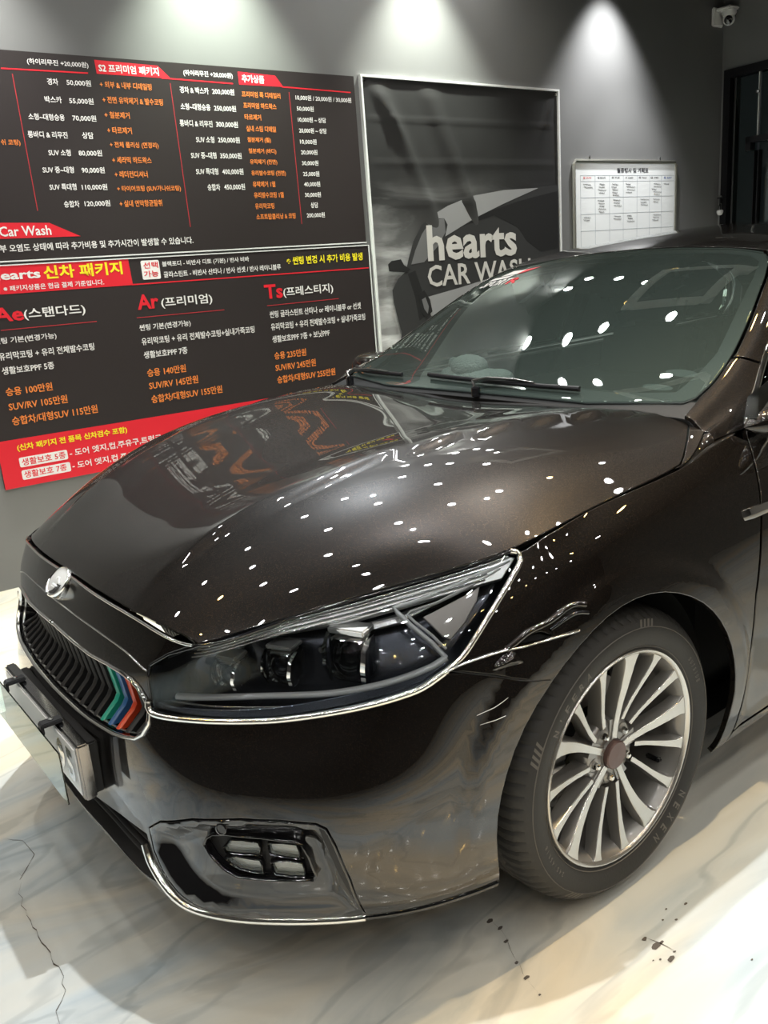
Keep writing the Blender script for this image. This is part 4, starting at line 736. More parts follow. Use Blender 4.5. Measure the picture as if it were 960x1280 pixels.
# --- front bumper with nose panel, one piece from arch to arch
head_all = D_['head_top']+D_['head_rear']+D_['head_bot']+D_['head_in']
half = [(0., .035), (.4, .035), (.9, .035), (1.05, .033), AF]+arch_front+[(1.2441, .461)]+[seam[3], seam[2], seam[1], (1.0367, .521)]+D_['head_bot']+[D_['head_in'][0], D_['head_top'][0], D_['head_top'][1], (.535, .6747), (.40, .6747), (.2, .6747), (0, .6747)]
def dens(P, st=.014, sm=False): return [tuple(p_) for p_ in resample(P, st, sm)]
right = dens(half); left = [(-a, b_) for a, b_ in right[::-1]]
outer = right+left[1:-1]
STF = .015
g_half = D_['grille_top']+D_['grille_bot'][:9]
g_half = [(0., .5590)]+g_half[1:]+[(.0, .378)]
g_loop = dens(g_half, .012)+[(-a, b_) for a, b_ in dens(g_half, .012)[::-1]][1:-1]
ft = D_['fog_out']; fog_r = dens(ft+[ft[0]], .012)[:-1]
it = [(0., .155)]+D_['intake_top']+D_['intake_bot']+[(0., .075)]
in_loop = dens(it, .012)+[(-a, b_) for a, b_ in dens(it, .012)[::-1]][1:-1]
bump_o = panel('front_bumper', SK, outer, 'paint', car, holes=[g_loop, fog_r, mir(fog_r, SK), in_loop], raw=True, gap=.001, step=STF)
# --- bonnet
hc = D_['hood_corner']
hv = .755; 
h_right = [(0.004, 0.), (0.004, .40), (0.004, .52), (.004, .748), (.03, .757), (.5, .7585), (1.0, .7585)]+hc[1:]+[(1.305, .45), (1.305, 0)]
h_r = dens(h_right, .014); h_loop = h_r+[(a, -b_) for a, b_ in h_r[::-1]][1:-1]
panel('hood', HD, h_loop, 'paint', car, raw=True, gap=.0015)
strip('hood_edge_highlight', SK, [(-.53, .6725), (-.4, .6725), (-.2, .6725), (0, .6725), (.2, .6725), (.4, .6725), (.53, .6725)], .0055, .0030, 'bright', car, off=.0015)  # bright strip stands in for the highlight along the seam
# --- front fenders
fe = [D_['head_top'][8], (1.20, SHV), (1.5, SHV), (1.8, SHV), (1.96, .6747), (2.02, .6747)]+[(2.055, .66)]+D_['door_seam'][::-1]+[(1.905, .13), (1.895, .035), AR]+arch_rest[::-1][1:]
sp_ = D_['split']; sptop = D_['split_top']
fend_bottom = [arch[ia], seam[4], seam[3], seam[2], seam[1], (1.0367, .521)]
fr_o = fe+fend_bottom[1:]+D_['head_rear'][::-1][1:]+[D_['head_top'][9]]
for sd in (1, -1):
    L_ = fr_o if sd > 0 else mir(fr_o, SK)
    hl = []
    if sd > 0: hl = [D_['gap']]
    f_ = panel('front_fender', SK, L_, 'paint', car, holes=hl, gap=.0016, step=STF)
    # pillar foot between bonnet corner and door glass, carried on as one piece of bodywork
    c1 = [(1.145, .7600), (1.20, .7600), (1.31, .7600), (1.31, .682)]+[(a, b_) for a, b_ in hc[::-1]]
    panel('fender_corner', HD, c1 if sd > 0 else mir(c1, HD), 'paint', car, gap=.0008)
    c2 = [(.442, .64), (.53, .628), (.60, .632), (.70, .630), (.76, .79), (.685, .84), (.60, .955), (.56, 1.078), (.442, 1.078)]
    panel('pillar_foot', UP, c2 if sd > 0 else mir(c2, UP), 'paint', car, gap=.0006)
for sd in (1, -1):
    A = [HD.p([(u_, .7595*sd)])[0] for u_ in np.linspace(1.308, 1.15, 9)]; A2 = [HD.p([(1.308, v_*sd)])[0] for v_ in np.linspace(.69, .7595, 5)][:-1]
    B = [UP.p([(.446, v_*sd)])[0] for v_ in np.linspace(.66, 1.078, 13)]
    G = []
    for t_ in np.linspace(0, 1, 5):
        G.append([tuple((np.array(a)*(1-t_)+np.array(b_)*t_)-np.array((0, 0, .0015+.004*sin(pi*t_)))) for a, b_ in zip(A2+A, B)])
    k = MB(); k.grid(G); k.build('cowl_corner', 'paint', car, angle=80)
    k = MB(); k.grid([[tuple(SK.p([(u_*sd, .6747)])[0]-np.array((0, sd*o_, .0015))) for u_ in np.linspace(1.72, 2.03, 9)] for o_ in (0, .02)]+[[tuple(UP.p([(max(.446, .446+(u_-1.96)), 1.06*sd)])[0]-np.array((0, 0, .003))) for u_ in np.linspace(1.72, 2.03, 9)]]); k.build('cowl_corner', 'paint', car, angle=80)
# --- windscreen, roof, pillars, glass
ws = [(.455, 0.), (.455, .45), (.50, .60), (.53, .618), (.60, .626), (.71, .6265), (.90, .620), (1.04, .611), (1.13, .592), (1.185, .545), (1.215, .40), (1.232, .20), (1.237, 0)]
wr = dens(ws, .014); ws_loop = wr+[(a, -b_) for a, b_ in wr[::-1]][1:-1]
wsp = panel('windshield', WS, ws_loop, 'windshield', car, raw=True, gap=.002, flange=.004)
frit_in = [(a_, b_*.95) for a_, b_ in [(.52, 0.), (.52, .50), (.55, .60), (.72, .615), (1.04, .600), (1.13, .58), (1.165, .53), (1.185, .40), (1.195, .2), (1.197, .0)]]
fr2 = dens(frit_in, .02); fl2 = fr2+[(a, -b_) for a, b_ in fr2[::-1]][1:-1]
o_ = panel('windshield_border', WS, ws_loop, 'plastic', wsp, holes=[fl2], raw=True, gap=.003, off=-.006, flange=.002)
rf = [(1.243, 0), (1.238, .20), (1.222, .40), (1.192, .55), (1.14, .600), (1.25, .640), (1.5, .645), (2.0, .645), (2.6, .645), (2.92, .62), (2.95, .40), (2.96, 0)]
rr = dens(rf, .02); rl = rr+[(a, -b_) for a, b_ in rr[::-1]][1:-1]
panel('roof', UP, rl, 'paint', car, raw=True, step=.04)
rg = [(2.975, 0), (2.965, .40), (2.94, .55), (3.1, .60), (3.45, .60), (3.60, .58), (3.62, .3), (3.63, 0)]
rr = dens(rg, .03); rl = rr+[(a, -b_) for a, b_ in rr[::-1]][1:-1]
panel('rear_window', UP, rl, 'side_glass', car, raw=True, step=.05)
tr = [(3.64, 0), (3.63, .3), (3.61, .60), (3.64, 1.0), (3.8, 1.05), (4.02, 1.06), (4.02, 0)]
rr = dens(tr, .03); rl = rr+[(a, -b_) for a, b_ in rr[::-1]][1:-1]
panel('boot_lid', UP, rl, 'paint', car, raw=True, step=.05)
for sd in (1, -1):
    mm = (lambda P: P) if sd > 0 else (lambda P: mir(P, UP))
    # side rail: the pillar beside the screen and the rail above the doors
    rail = [(.455, .62), (.53, .630), (.60, .634), (.71, .6335), (.90, .628), (1.04, .618), (1.13, .600), (1.24, .650), (1.5, .655), (2.6, .655), (2.93, .63), (3.1, .61), (3.45, .61), (3.60, .60), (3.62, .80), (3.40, .86), (3.0, .76), (2.6, .735), (2.0, .73), (1.4, .73), (1.1, .735), (.90, .745), (.78, .765), (.70, .79), (.705, .65), (.60, .642), (.53, .640)]
    rail = [(.708, .636), (.90, .628), (1.04, .618), (1.13, .600), (1.25, .650), (1.5, .655), (2.6, .655), (2.93, .63), (3.1, .61), (3.45, .61), (3.60, .60), (3.63, .80), (3.60, 1.07), (3.35, 1.07), (3.10, .84), (2.9, .77), (2.6, .735), (2.0, .73), (1.4, .73), (1.1, .735), (.90, .745), (.78, .765), (.765, .785)]
    panel('roof_rail', UP, mm(rail), 'paint', car, step=.03, gap=.0008)
    # door glass and belt
    w1 = [(.645, 1.05), (.69, .90), (.75, .83), (.85, .785), (1.0, .76), (1.3, .745), (1.75, .742), (1.79, 1.05)]
    w2 = [(1.90, 1.05), (1.86, .742), (2.3, .745), (2.7, .755), (2.95, .82), (3.12, 1.0), (3.14, 1.05)]
    panel('front_door_window', UP, mm(w1), 'side_glass', car, step=.04)
    panel('rear_door_window', UP, mm(w2), 'side_glass', car, step=.04)
    panel('centre_pillar', UP, mm([(1.79, 1.05), (1.75, .742), (1.86, .742), (1.90, 1.05)]), 'gloss_black', car, step=.04)
    strip('window_chrome', UP, mm([(.575, 1.066), (.625, .94), (.69, .85), (.76, .79), (.88, .757), (1.1, .742), (1.5, .738), (2.0, .736), (2.6, .742), (2.92, .78), (3.10, .90), (3.20, 1.06)]), .016, .006, 'chrome', car)
    strip('belt_chrome', UP, mm([(.60, 1.070), (1.2, 1.070), (2.2, 1.070), (3.20, 1.070)]), .014, .006, 'chrome', car, step=.04)
    # doors and rear quarter on the lower skin
    sm_ = (lambda P: P) if sd > 0 else (lambda P: mir(P, SK))
    ds = D_['door_seam']
    fd = [(1.895+.012, .035+.05)]+[(a+.003, b_) for a, b_ in ds]+[(2.058, .663), (2.07, .6747), (2.6, .6747), (3.33, .6747), (3.33, .30), (3.30, .085)]
    panel('front_door', SK, sm_(fd), 'paint', car, step=.04)
    AC = 1.51-WB                                     # u of the rear wheel centre
    rearch = [(AC+.385*cos(a), .29+.385*sin(a)*.60) for a in np.linspace(pi, 0, 20)]
    rearch = [(AC-.40*cos(a), .17+.37*sin(a)) for a in np.linspace(0, pi, 22)]
    rd = [(3.335, .085), (3.34, .30), (3.335, .6747), (4.45, .6747), (4.46, .57), (4.28, .54)]+[(a, b_) for a, b_ in rearch if a < 4.25 and b_ > .10][::-1]+[(3.97, .085)]
    panel('rear_door', SK, sm_(rd), 'paint', car, step=.05)
    q3 = [(3.975, .035)]+[(a, b_) for a, b_ in rearch]+[(4.77, .035), (5.3, .035), (5.3, .6747), (4.455, .6747), (4.465, .568), (4.285, .538)]
    rq = [(4.283, .545), (4.463, .573), (4.455, .6747), (5.3, .6747), (5.3, .035), (4.79, .035)]+[(a, b_) for a, b_ in rearch[::-1] if a > 4.25]
    panel('rear_quarter', SK, sm_(rq), 'paint', car, step=.05)
    panel('side_sill', SK, sm_([(1.898, .03), (3.95, .03), (3.955, .08), (1.908, .08)]), 'paint', car, step=.05)
panel('rear_bumper', SK, [(5.31, .035), (6.28, .035), (6.28, .6747), (5.31, .6747)], 'paint', car, step=.06)
panel('rear_bumper', SK, [(-5.31, .035), (-6.28, .035), (-6.28, .6747), (-5.31, .6747)], 'paint', car, step=.06)
# underside and inner dark body so nothing shines through the seams
k = MB(); k.box((-1.80, 0, .20), (4.4, 1.2, .04)); k.box((-1.43, 0, .20), (2.05, 1.66, .04)); k.box((.22, 0, .5), (.30, 1.05, .60)); k.box((-1.5, 0, .55), (2.0, 1.5, .66)); k.box((-3.5, 0, .6), (.5, 1.2, .7))
k.box((.50, 0, .30), (.40, .80, .14)); k.build('underbody', 'liner', car, smooth=False)
# wheel arch liners
for cx in (0., WB):
    for sd in (1, -1):
        G = []
        for a in np.linspace(radians(-1), radians(192), 34):
            G.append([(cx+r_*cos(a), sd*y, WZ+r_*sin(a)) for y, r_ in ((.50, .34), (.54, .385), (.70, .398), (.80, .398), (.845, .386))])
        k = MB(); k.grid(G); l_ = k.build('arch_liner', 'liner', car, angle=80)
        if cx == 0. and sd > 0:
            for a in (-168, -178, 166):
                q = radians(a); k = MB(); k.lathe([(.010, .0), (.010, .005), (.005, .007)], (cx+.391*cos(q), .825, WZ+.391*sin(q)), (-cos(q), 0, -sin(q)), 12); k.v = [(v_[0]-.0*cos(q), v_[1], v_[2]) for v_ in k.v]; k.build('liner_bolt', 'satin', l_)
        k = MB(); k.lathe([(.40, 0), (.40, .01)], (cx, sd*.50, WZ), (0, sd, 0), 40); k.build('arch_inner_wall', 'liner', l_)

def off_pt(S, uv, d, sd=1):
    q = [(uv[0]*sd, uv[1])] if S is SK else [(uv[0], uv[1]*sd)]
    return Vector(S.p(q)[0]+S.n(q)[0]*d)
def skirt(name, S, loop, d0, d1, mat, parent, shrink=0.):
    R_ = np.array(loop); c_ = R_.mean(0); G = []
    for t_ in np.linspace(0, 1, 4):
        Q = c_+(R_-c_)*(1-shrink*t_); P = S.p(Q)+S.n(Q)*(d0+(d1-d0)*t_); G.append([tuple(p_) for p_ in P]+[tuple(P[0])])
    k = MB(); k.grid(G); return k.build(name, mat, parent, angle=60)
# --- grille
gr = panel('grille', SK, g_loop, 'liner', car, raw=True, gap=.0, off=-.075)
skirt('grille_surround', SK, g_loop, -.003, -.075, 'gloss_black', gr)
vt = lambda u_: float(np.interp(abs(u_), [a for a, _ in g_half[:9]], [b_ for _, b_ in g_half[:9]]))
gb = sorted([(0., .378)]+[(a, b_) for a, b_ in D_['grille_bot'][:8]]); vb = lambda u_: float(np.interp(abs(u_), [a for a, _ in gb], [b_ for _, b_ in gb]))
NSL = 22
for i in range(NSL):
    u_ = (i-(NSL-1)/2)*.0405
    t_, b_ = vt(u_)-.004, vb(u_)+.004; H_ = t_-b_
    path = [(t_, -.012), (t_-.30*H_, -.030), (b_+.36*H_, -.046), (b_+.26*H_, -.040), (b_+.02*H_, -.008)]
    path2 = []
    for q in range(len(path)-1):
        for w_ in ((0, .5) if q not in (2,) else (0, .33, .66)):
            path2.append((path[q][0]+(path[q+1][0]-path[q][0])*w_, path[q][1]+(path[q+1][1]-path[q][1])*w_))
    path2.append(path[-1]); G = []
    for v_, d_ in path2:
        G.append([tuple(off_pt(SK, (u_+du, v_), d_+dd)) for du, dd in ((-.0085, -.020), (-.0085, -.003), (-.004, 0.), (.004, 0.), (.0085, -.003), (.0085, -.020), (-.0085, -.020))])
    k = MB(); k.grid(G)
    mt = {17: 'green', 18: 'blue', 19: 'red'}.get(i, 'plastic')
    s_ = k.build('slat', mt, gr, angle=40)
    if mt != 'plastic': s_['label'] = {'green': 'green slat', 'blue': 'blue slat', 'red': 'orange-red slat'}[mt]
strip('grille_chrome', SK, g_loop, .0075, .006, 'chrome', gr, closed=True, smooth=False, step=.02)
inner = [(a*.975, .47+(b_-.47)*.93) for a, b_ in g_loop]
strip('inner_chrome', SK, inner, .004, .004, 'satin', gr, off=-.014, closed=True, smooth=False, step=.02)
lip = [(-.45, .600), (-.36, .6155), (-.25, .6185), (-.10, .6165), (0, .6155), (.10, .6165), (.25, .6185), (.36, .6155), (.45, .600)]
strip('nose_crease_trim', SK, lip, .0035, .0022, 'satin', bump_o)
# emblem
ep = off_pt(SK, (0, .655), .013); en = (Vector(SK.n([(0, .655)])[0])+Vector((.0, .16, .40))).normalized()
k = MB(); k.lathe([(.034, -.03), (.0375, -.006), (.0375, .004), (.0360, .0060), (.0345, .005), (.0335, .003)], ep, en, 48); em = k.build('emblem', 'chrome', car, angle=50)
k = MB(); k.lathe([(.0335, .0035), (.020, .006), (0, .007)], ep, en, 48); k.build('emblem_face', 'emblem_silver', em)
ex = Vector((0, 1, 0)); ey = en.cross(ex).normalized(); ey = ey if ey.z > 0 else -ey
def em_poly(P, h_=.0072, mat='gloss_black'):
    k = MB(); k.prism([ep+ex*a+ey*b_+en*h_ for a, b_ in P], en*.0008); return k
R31 = .031
k = em_poly([(R31*cos(a), R31*sin(a)-.0) for a in np.linspace(pi+.25, 2*pi-.05, 18)]+[(.022, -.004), (-.01, -.002), (-.022, .002)], .0045); k.build('emblem_dark_half', 'darkchrome', em, smooth=False)
for P in ([(-.021, -.002), (-.019, .003), (-.010, .004), (-.004, .011), (.007, .011), (.011, .005), (.020, .002), (.021, -.002), (.018, -.001), (.009, .002), (.005, .008), (-.002, .008), (-.008, .001)],
          [(-.019, -.007), (-.019, -.0105), (.019, -.0105), (.019, -.007)], [(-.012, -.013), (-.012, -.0155), (.012, -.0155), (.012, -.013)]):
    k = em_poly(P, .0068); k.build('emblem_mark', 'white_edge', em, smooth=False)
# lower intake
ik = panel('lower_intake', SK, in_loop, 'liner', car, raw=True, gap=0., off=-.06)
skirt('intake_surround', SK, in_loop, -.002, -.06, 'plastic', ik)
for z_ in (.100, .125, .15):
    strip('intake_bar', SK, [(-.40, z_), (-.2, z_), (0, z_), (.2, z_), (.40, z_)], .010, .012, 'plastic', ik, off=-.035, step=.03)
strip('front_lip', SK, [(-1.14, .034), (-.9, .036), (-.6, .036), (-.3, .036), (0, .036), (.3, .036), (.6, .036), (.9, .036), (1.14, .034)], .016, .006, 'gloss_black', bump_o, off=.001, step=.02)
# --- fog lamp bezels, chrome strips, dented corner
for sd in (1, -1):
    fl_ = fog_r if sd > 0 else mir(fog_r, SK)
    pod = dens(D_['fog_pod']+[D_['fog_pod'][0]], .010)[:-1]; pod_ = pod if sd > 0 else mir(pod, SK)
    flA = np.array(fl_)
    def dish(v2, P, Nn, flA=flA):
        d_ = segdist(v2, flA); dd = sstep(.0, .045, d_)*.030
        return P-Nn*dd[:, None], Nn
    fb = panel('fog_lamp_bezel', SK, fl_, 'gloss_black', car, holes=[pod_], raw=True, gap=.001, step=.016, fn=dish)
    # pod floor and lamps
    panel('pod_backing', SK, pod_, 'plastic', fb, raw=True, gap=0, off=-.042, step=.03)
    skirt('pod_wall', SK, pod_, -.028, -.042, 'gloss_black', fb)
    strip('pod_rim', SK, pod_, .007, .008, 'gloss_black', fb, off=-.028, closed=True, smooth=False, step=.02)
    for L_ in D_['fog_lamps']:
        R_ = dens(L_+[L_[0]], .008)[:-1]; R_ = R_ if sd > 0 else mir(R_, SK)
        fo = panel('fog_lamp', SK, R_, 'amber', fb, raw=True, gap=.001, off=-.036, step=.02, flange=.006)
        strip('fog_lamp', SK, R_, .005, .010, 'gloss_black', fb, off=-.033, closed=True, smooth=False, step=.02)
        panel('fog_lamp_lens', SK, R_, 'lens', fb, raw=True, gap=.001, off=-.026, step=.02, flange=.001)
    # louvre slot beside the pod and the parking sensor
    sl = [(a*sd, b_) for a, b_ in D_['fog_slot']]
    panel('air_slot', SK, sl, 'plastic', fb, gap=.0, off=-.001, flange=.004, step=.02)
    c_ = off_pt(SK, D_['fog_sensor'], -.012, sd); n_ = Vector(SK.n([(D_['fog_sensor'][0]*sd, D_['fog_sensor'][1])])[0])
    k = MB(); k.lathe([(.0115, 0), (.0115, .004), (.009, .005), (.0085, .003), (0, .003)], c_+n_*.004, n_, 24); k.build('parking_sensor', 'gloss_black', fb)
    strip('lower_chrome_strip', SK, [(a*sd, b_) for a, b_ in [(.4356, .1745), (.4477, .1477), (.4756, .1224), (.5006, .1009), (.5227, .0757), (.5504, .0575), (.5992, .049), (.6997, .045), (.7574, .043), (.813, .044), (.862, .050)]], .0135, .008, 'bright', bump_o, off=.002, taper=False)
# crumpled seam at the near corner
strip('dent_crease', SK, D_['split'], .006, .005, 'paint', bump_o, off=.0015, step=.008)
strip('torn_edge', SK, D_['split'][:5], .0035, .003, 'satin', bump_o, off=.005, step=.008)
strip('torn_edge', SK, D_['split'][4:], .0022, .002, 'satin', bump_o, off=.005, step=.008)
strip('dent_fold', SK, D_['split_top'], .012, .007, 'paint', bump_o, off=.001, step=.008)
strip('dent_fold', SK, [(a+.004, b_-.012) for a, b_ in D_['split_top'][3:]], .007, .004, 'gloss_black', bump_o, off=.0015, step=.008)
panel('seam_gap', SK, D_['gap'], 'liner', bump_o, gap=.0, off=-.012)
panel('seam_gap', SK, D_['gap2'], 'liner', bump_o, gap=.0, off=.0008, flange=.001)
for L_ in SCR: strip('scratch', SK, L_, .0022, .0008, 'white_edge', bump_o, off=.0008, step=.01, taper=True)
bl = D_['blob']
k = MB(); G = []
for i in range(13):
    t_ = i/12; G.append([])
    for j in range(25):
        a = 2*pi*j/24; r_ = t_
        uu = bl[0]+.032*r_*cos(a)*(1-.15*sin(a)); vv = bl[1]-.004+.013*r_*sin(a)-.004*cos(2*a)*r_
        G[-1].append(tuple(off_pt(SK, (uu, vv), .009*(1-r_*r_)**1.5+.0004)))
k.grid(G); k.build('dent_bulge', 'paint', bump_o, angle=80)
strip('bumper_seam', SK, [(1.045, .5225)]+[(a, b_) for a, b_ in seam[1:]], .0022, .0008, 'liner', bump_o, off=.0004, step=.01)

# --- headlights
hl_out = dens(head_all+[head_all[0]], .012)[:-1]
pw = np.array(hl_out)
for sd in (1, -1):
    L_ = hl_out if sd > 0 else mir(hl_out, SK)
    hd = panel('headlight', SK, L_, 'lens', car, raw=True, gap=.003, flange=.006, step=.022)
    c0 = np.array(L_).mean(0)
    skirt('headlight_housing', SK, L_, -.006, -.085, 'hl_inner', hd, shrink=.06)
    panel('headlight_backing', SK, [tuple(c0+(np.array(p_)-c0)*.95) for p_ in L_], 'hl_inner', hd, raw=True, gap=0, off=-.085, step=.03, flange=.001)
    strip('headlight_gasket', SK, L_, .006, .002, 'gloss_black', hd, off=-.002, closed=True, smooth=False, step=.02)
    U_ = lambda P: [(a*sd, b_) for a, b_ in P]
    # chrome blade under the lamp, bright rear edge
    cb = [D_['head_in'][0]]+D_['head_bot'][::-1]+[(1.0367, .521)]
    cb = [(.472, .520), (.4822, .4855)]+D_['head_bot'][::-1][1:]+[(1.0367, .521)]
    strip('headlight_chrome_blade', SK, U_(cb), .0125, .008, 'bright', hd, off=.0015)
    strip('headlight_edge', SK, U_([(1.0367, .521)]+D_['head_rear'][::-1]+D_['head_top'][::-1][:3]), .011, .006, 'bright', hd, off=.0, step=.01)
    strip('headlight_edge', SK, U_([(a, b_-.006) for a, b_ in D_['head_top'][1:8]]), .005, .004, 'satin', hd, off=-.008, step=.02)
    # reflector shelf at the bottom, light guides
    sh = D_['head_bot'][::-1]
    lo2 = [(a, b_+.008) for a, b_ in sh]; hi2 = [(a, b_+.027) for a, b_ in sh]
    panel('reflector_shelf', SK, U_(lo2+[(1.045, .535)]+hi2[::-1]), 'shelf', hd, off=-.012, gap=0, flange=.02, step=.02)
    strip('light_guide', SK, U_(HL['bar']), .012, .008, 'led', hd, off=-.012, step=.012)
    strip('light_guide', SK, U_(HL['bar2']), .005, .003, 'satin', hd, off=-.018, step=.015)
    strip('light_guide', SK, U_(HL['z_out']), .009, .008, 'led', hd, off=-.014, step=.010, smooth=False)
    strip('light_guide', SK, U_(HL['z_mid']), .005, .006, 'led', hd, off=-.014, step=.010, smooth=False)
    panel('side_reflector', SK, U_(HL['tri']), 'tri', hd, gap=.001, off=-.020, step=.02, flange=.01)
    # upper ribbed trim between lamp top and guides
    for q, dv in enumerate((.012, .020, .028)):
        P = [(a, b_-dv) for a, b_ in D_['head_top'][2:7]]
        strip('trim_rib', SK, U_(P), .004, .004, 'satin', hd, off=-.010, step=.02)
    fan = [(.84, .640), (.94, .642), (1.0, .648), (1.06, .652), (1.0, .636), (.945, .622), (.86, .622)]
    panel('upper_reflector', SK, U_(fan), 'satin', hd, gap=0, off=-.045, step=.02, flange=.01)
    tb = D_['head_top'][2:9]
    band = [(a, b_-.004) for a, b_ in tb]+[(1.118, .640)]+[(a+.0, b_-.004-.030*min(1, (a-.5)/.25)) for a, b_ in tb[::-1] if a < 1.10]
    panel('upper_chrome_band', SK, U_(band), 'lamp_chrome', hd, gap=0, off=-.012, step=.02, flange=.015)
    # three projector units
    for q, (uv, sz) in enumerate(zip(HL['proj'], (1.22, .90, .74))):
        c_ = off_pt(SK, (uv[0], uv[1]-.012), -.034, sd); yw = Vector((.90, .42*sd, .02)).normalized(); zz = Vector((0, 0, 1)); ss = zz.cross(yw).normalized(); zz = yw.cross(ss)
        Rm = Matrix((yw, ss, zz)).transposed()
        def LP(a, b_, c2): return c_+yw*a+ss*b_+zz*c2
        pj_ = MB(); W_, H_ = .062*sz, .072*sz
        pr = []
        for (hw, hh, a) in ((W_/2, H_/2, -.03), (W_/2, H_/2, .012), (W_/2-.004, H_/2-.004, .016), (W_/2-.007, H_/2-.007, .010)):
            ring = []
            for cx, cz, a0 in ((hw-.012*sz, hh-.012*sz, 0), (-hw+.012*sz, hh-.012*sz, 90), (-hw+.012*sz, -hh+.012*sz, 180), (hw-.012*sz, -hh+.012*sz, 270)):
                for t_ in range(0, 91, 18): ring.append(tuple(LP(a, cx+.012*sz*cos(radians(a0+t_)), cz+.012*sz*sin(radians(a0+t_)))))
            ring.append(ring[0]); pr.append(ring)
        pj_.grid(pr); po = pj_.build('projector_shroud', 'chrome', hd, angle=50)
        k = MB(); k.lathe([(0, .026*sz)]+[(W_*.47*sin(a), -.002+.028*sz*cos(a)) for a in np.linspace(.15, pi/2, 10)]+[(W_*.47, -.02)], c_, yw, 32); k.v = [tuple(c_+(Vector(v_)-c_)+zz*((Vector(v_)-c_).dot(zz))*.12) for v_ in k.v]; k.build('projector_lens', 'lens_glass', hd)
        k = MB(); k.lathe([(W_*.40, -.028), (0, -.03)], c_, yw, 24); k.build('projector_core', 'darkchrome', hd)
        for e_ in (-1, 1):
            P = [LP(.004, e_*W_*.52, H_*.52), LP(.026, e_*W_*.50, H_*.30), LP(.032, e_*W_*.48, -.1*H_), LP(.020, e_*W_*.40, -.50*H_)]
            G = [[tuple(p_), tuple(p_+ss*e_*.007*sz-yw*.002), tuple(p_+ss*e_*.007*sz-yw*.02)] for p_ in P]
            k = MB(); k.grid(G); k.build('projector_fin', 'chrome', hd, angle=60)
        k = MB(); k.box(LP(-.008, 0, H_*.62), (.045, W_*1.02, .010*sz), Rm, bev=.003); k.build('projector_hood', 'lamp_chrome', hd)
    for q, uv in enumerate(HL['seg']):
        c_ = off_pt(SK, uv, -.045, sd); k = MB(); k.box(c_, (.010, .022, .012), Matrix.Rotation(radians(-50*sd), 3, 'Z'), bev=.002); k.build('indicator_cell', 'satin', hd)

# --- number plate
PX = .950
npt = MB(); npt.box((PX-.012, 0, .433), (.026, .545, .128), bev=.004); plt = npt.build('number_plate', 'darkchrome', car)
k = MB(); k.box((PX+.0020, 0, .433), (.003, .520, .108), bev=.001); k.build('plate_face', 'white', plt)
k = MB(); k.box((PX-.034, 0, .425), (.030, .50, .12), bev=.004); k.box((PX-.046, 0, .42), (.022, .36, .11)); k.build('plate_bracket', 'plastic', plt)
for yc, s_ in ((.215, '5'), (.155, '9')):
    V, F, _ = text_mesh(s_, 1)
    me = bpy.data.meshes.new('plate_digit'); me.from_pydata([(PX+.0042, yc-.022+a*.045, .433+(b_-.5)*.080) for a, b_ in V], [], F); me.materials.append(M['gloss_black'])
    o = bpy.data.objects.new('plate_digit', me); col.objects.link(o); o.parent = plt
k = MB(); k.box((.984, 0, .436), (.003, .535, .118)); k.build('plate_cover', 'clear', plt, smooth=False)
for y in (-.146, .132):
    k = MB(); k.box((.958, y, .503), (.045, .026, .010), bev=.002); k.box((.979, y, .494), (.007, .022, .022), bev=.001); nb = k.build('plate_clip', 'plastic', plt)
    k = MB(); k.lathe([(.006, 0), (.006, .003), (0, .004)], (.957, y, .508), (0, 0, 1), 12); k.build('clip_screw', 'satin', plt)

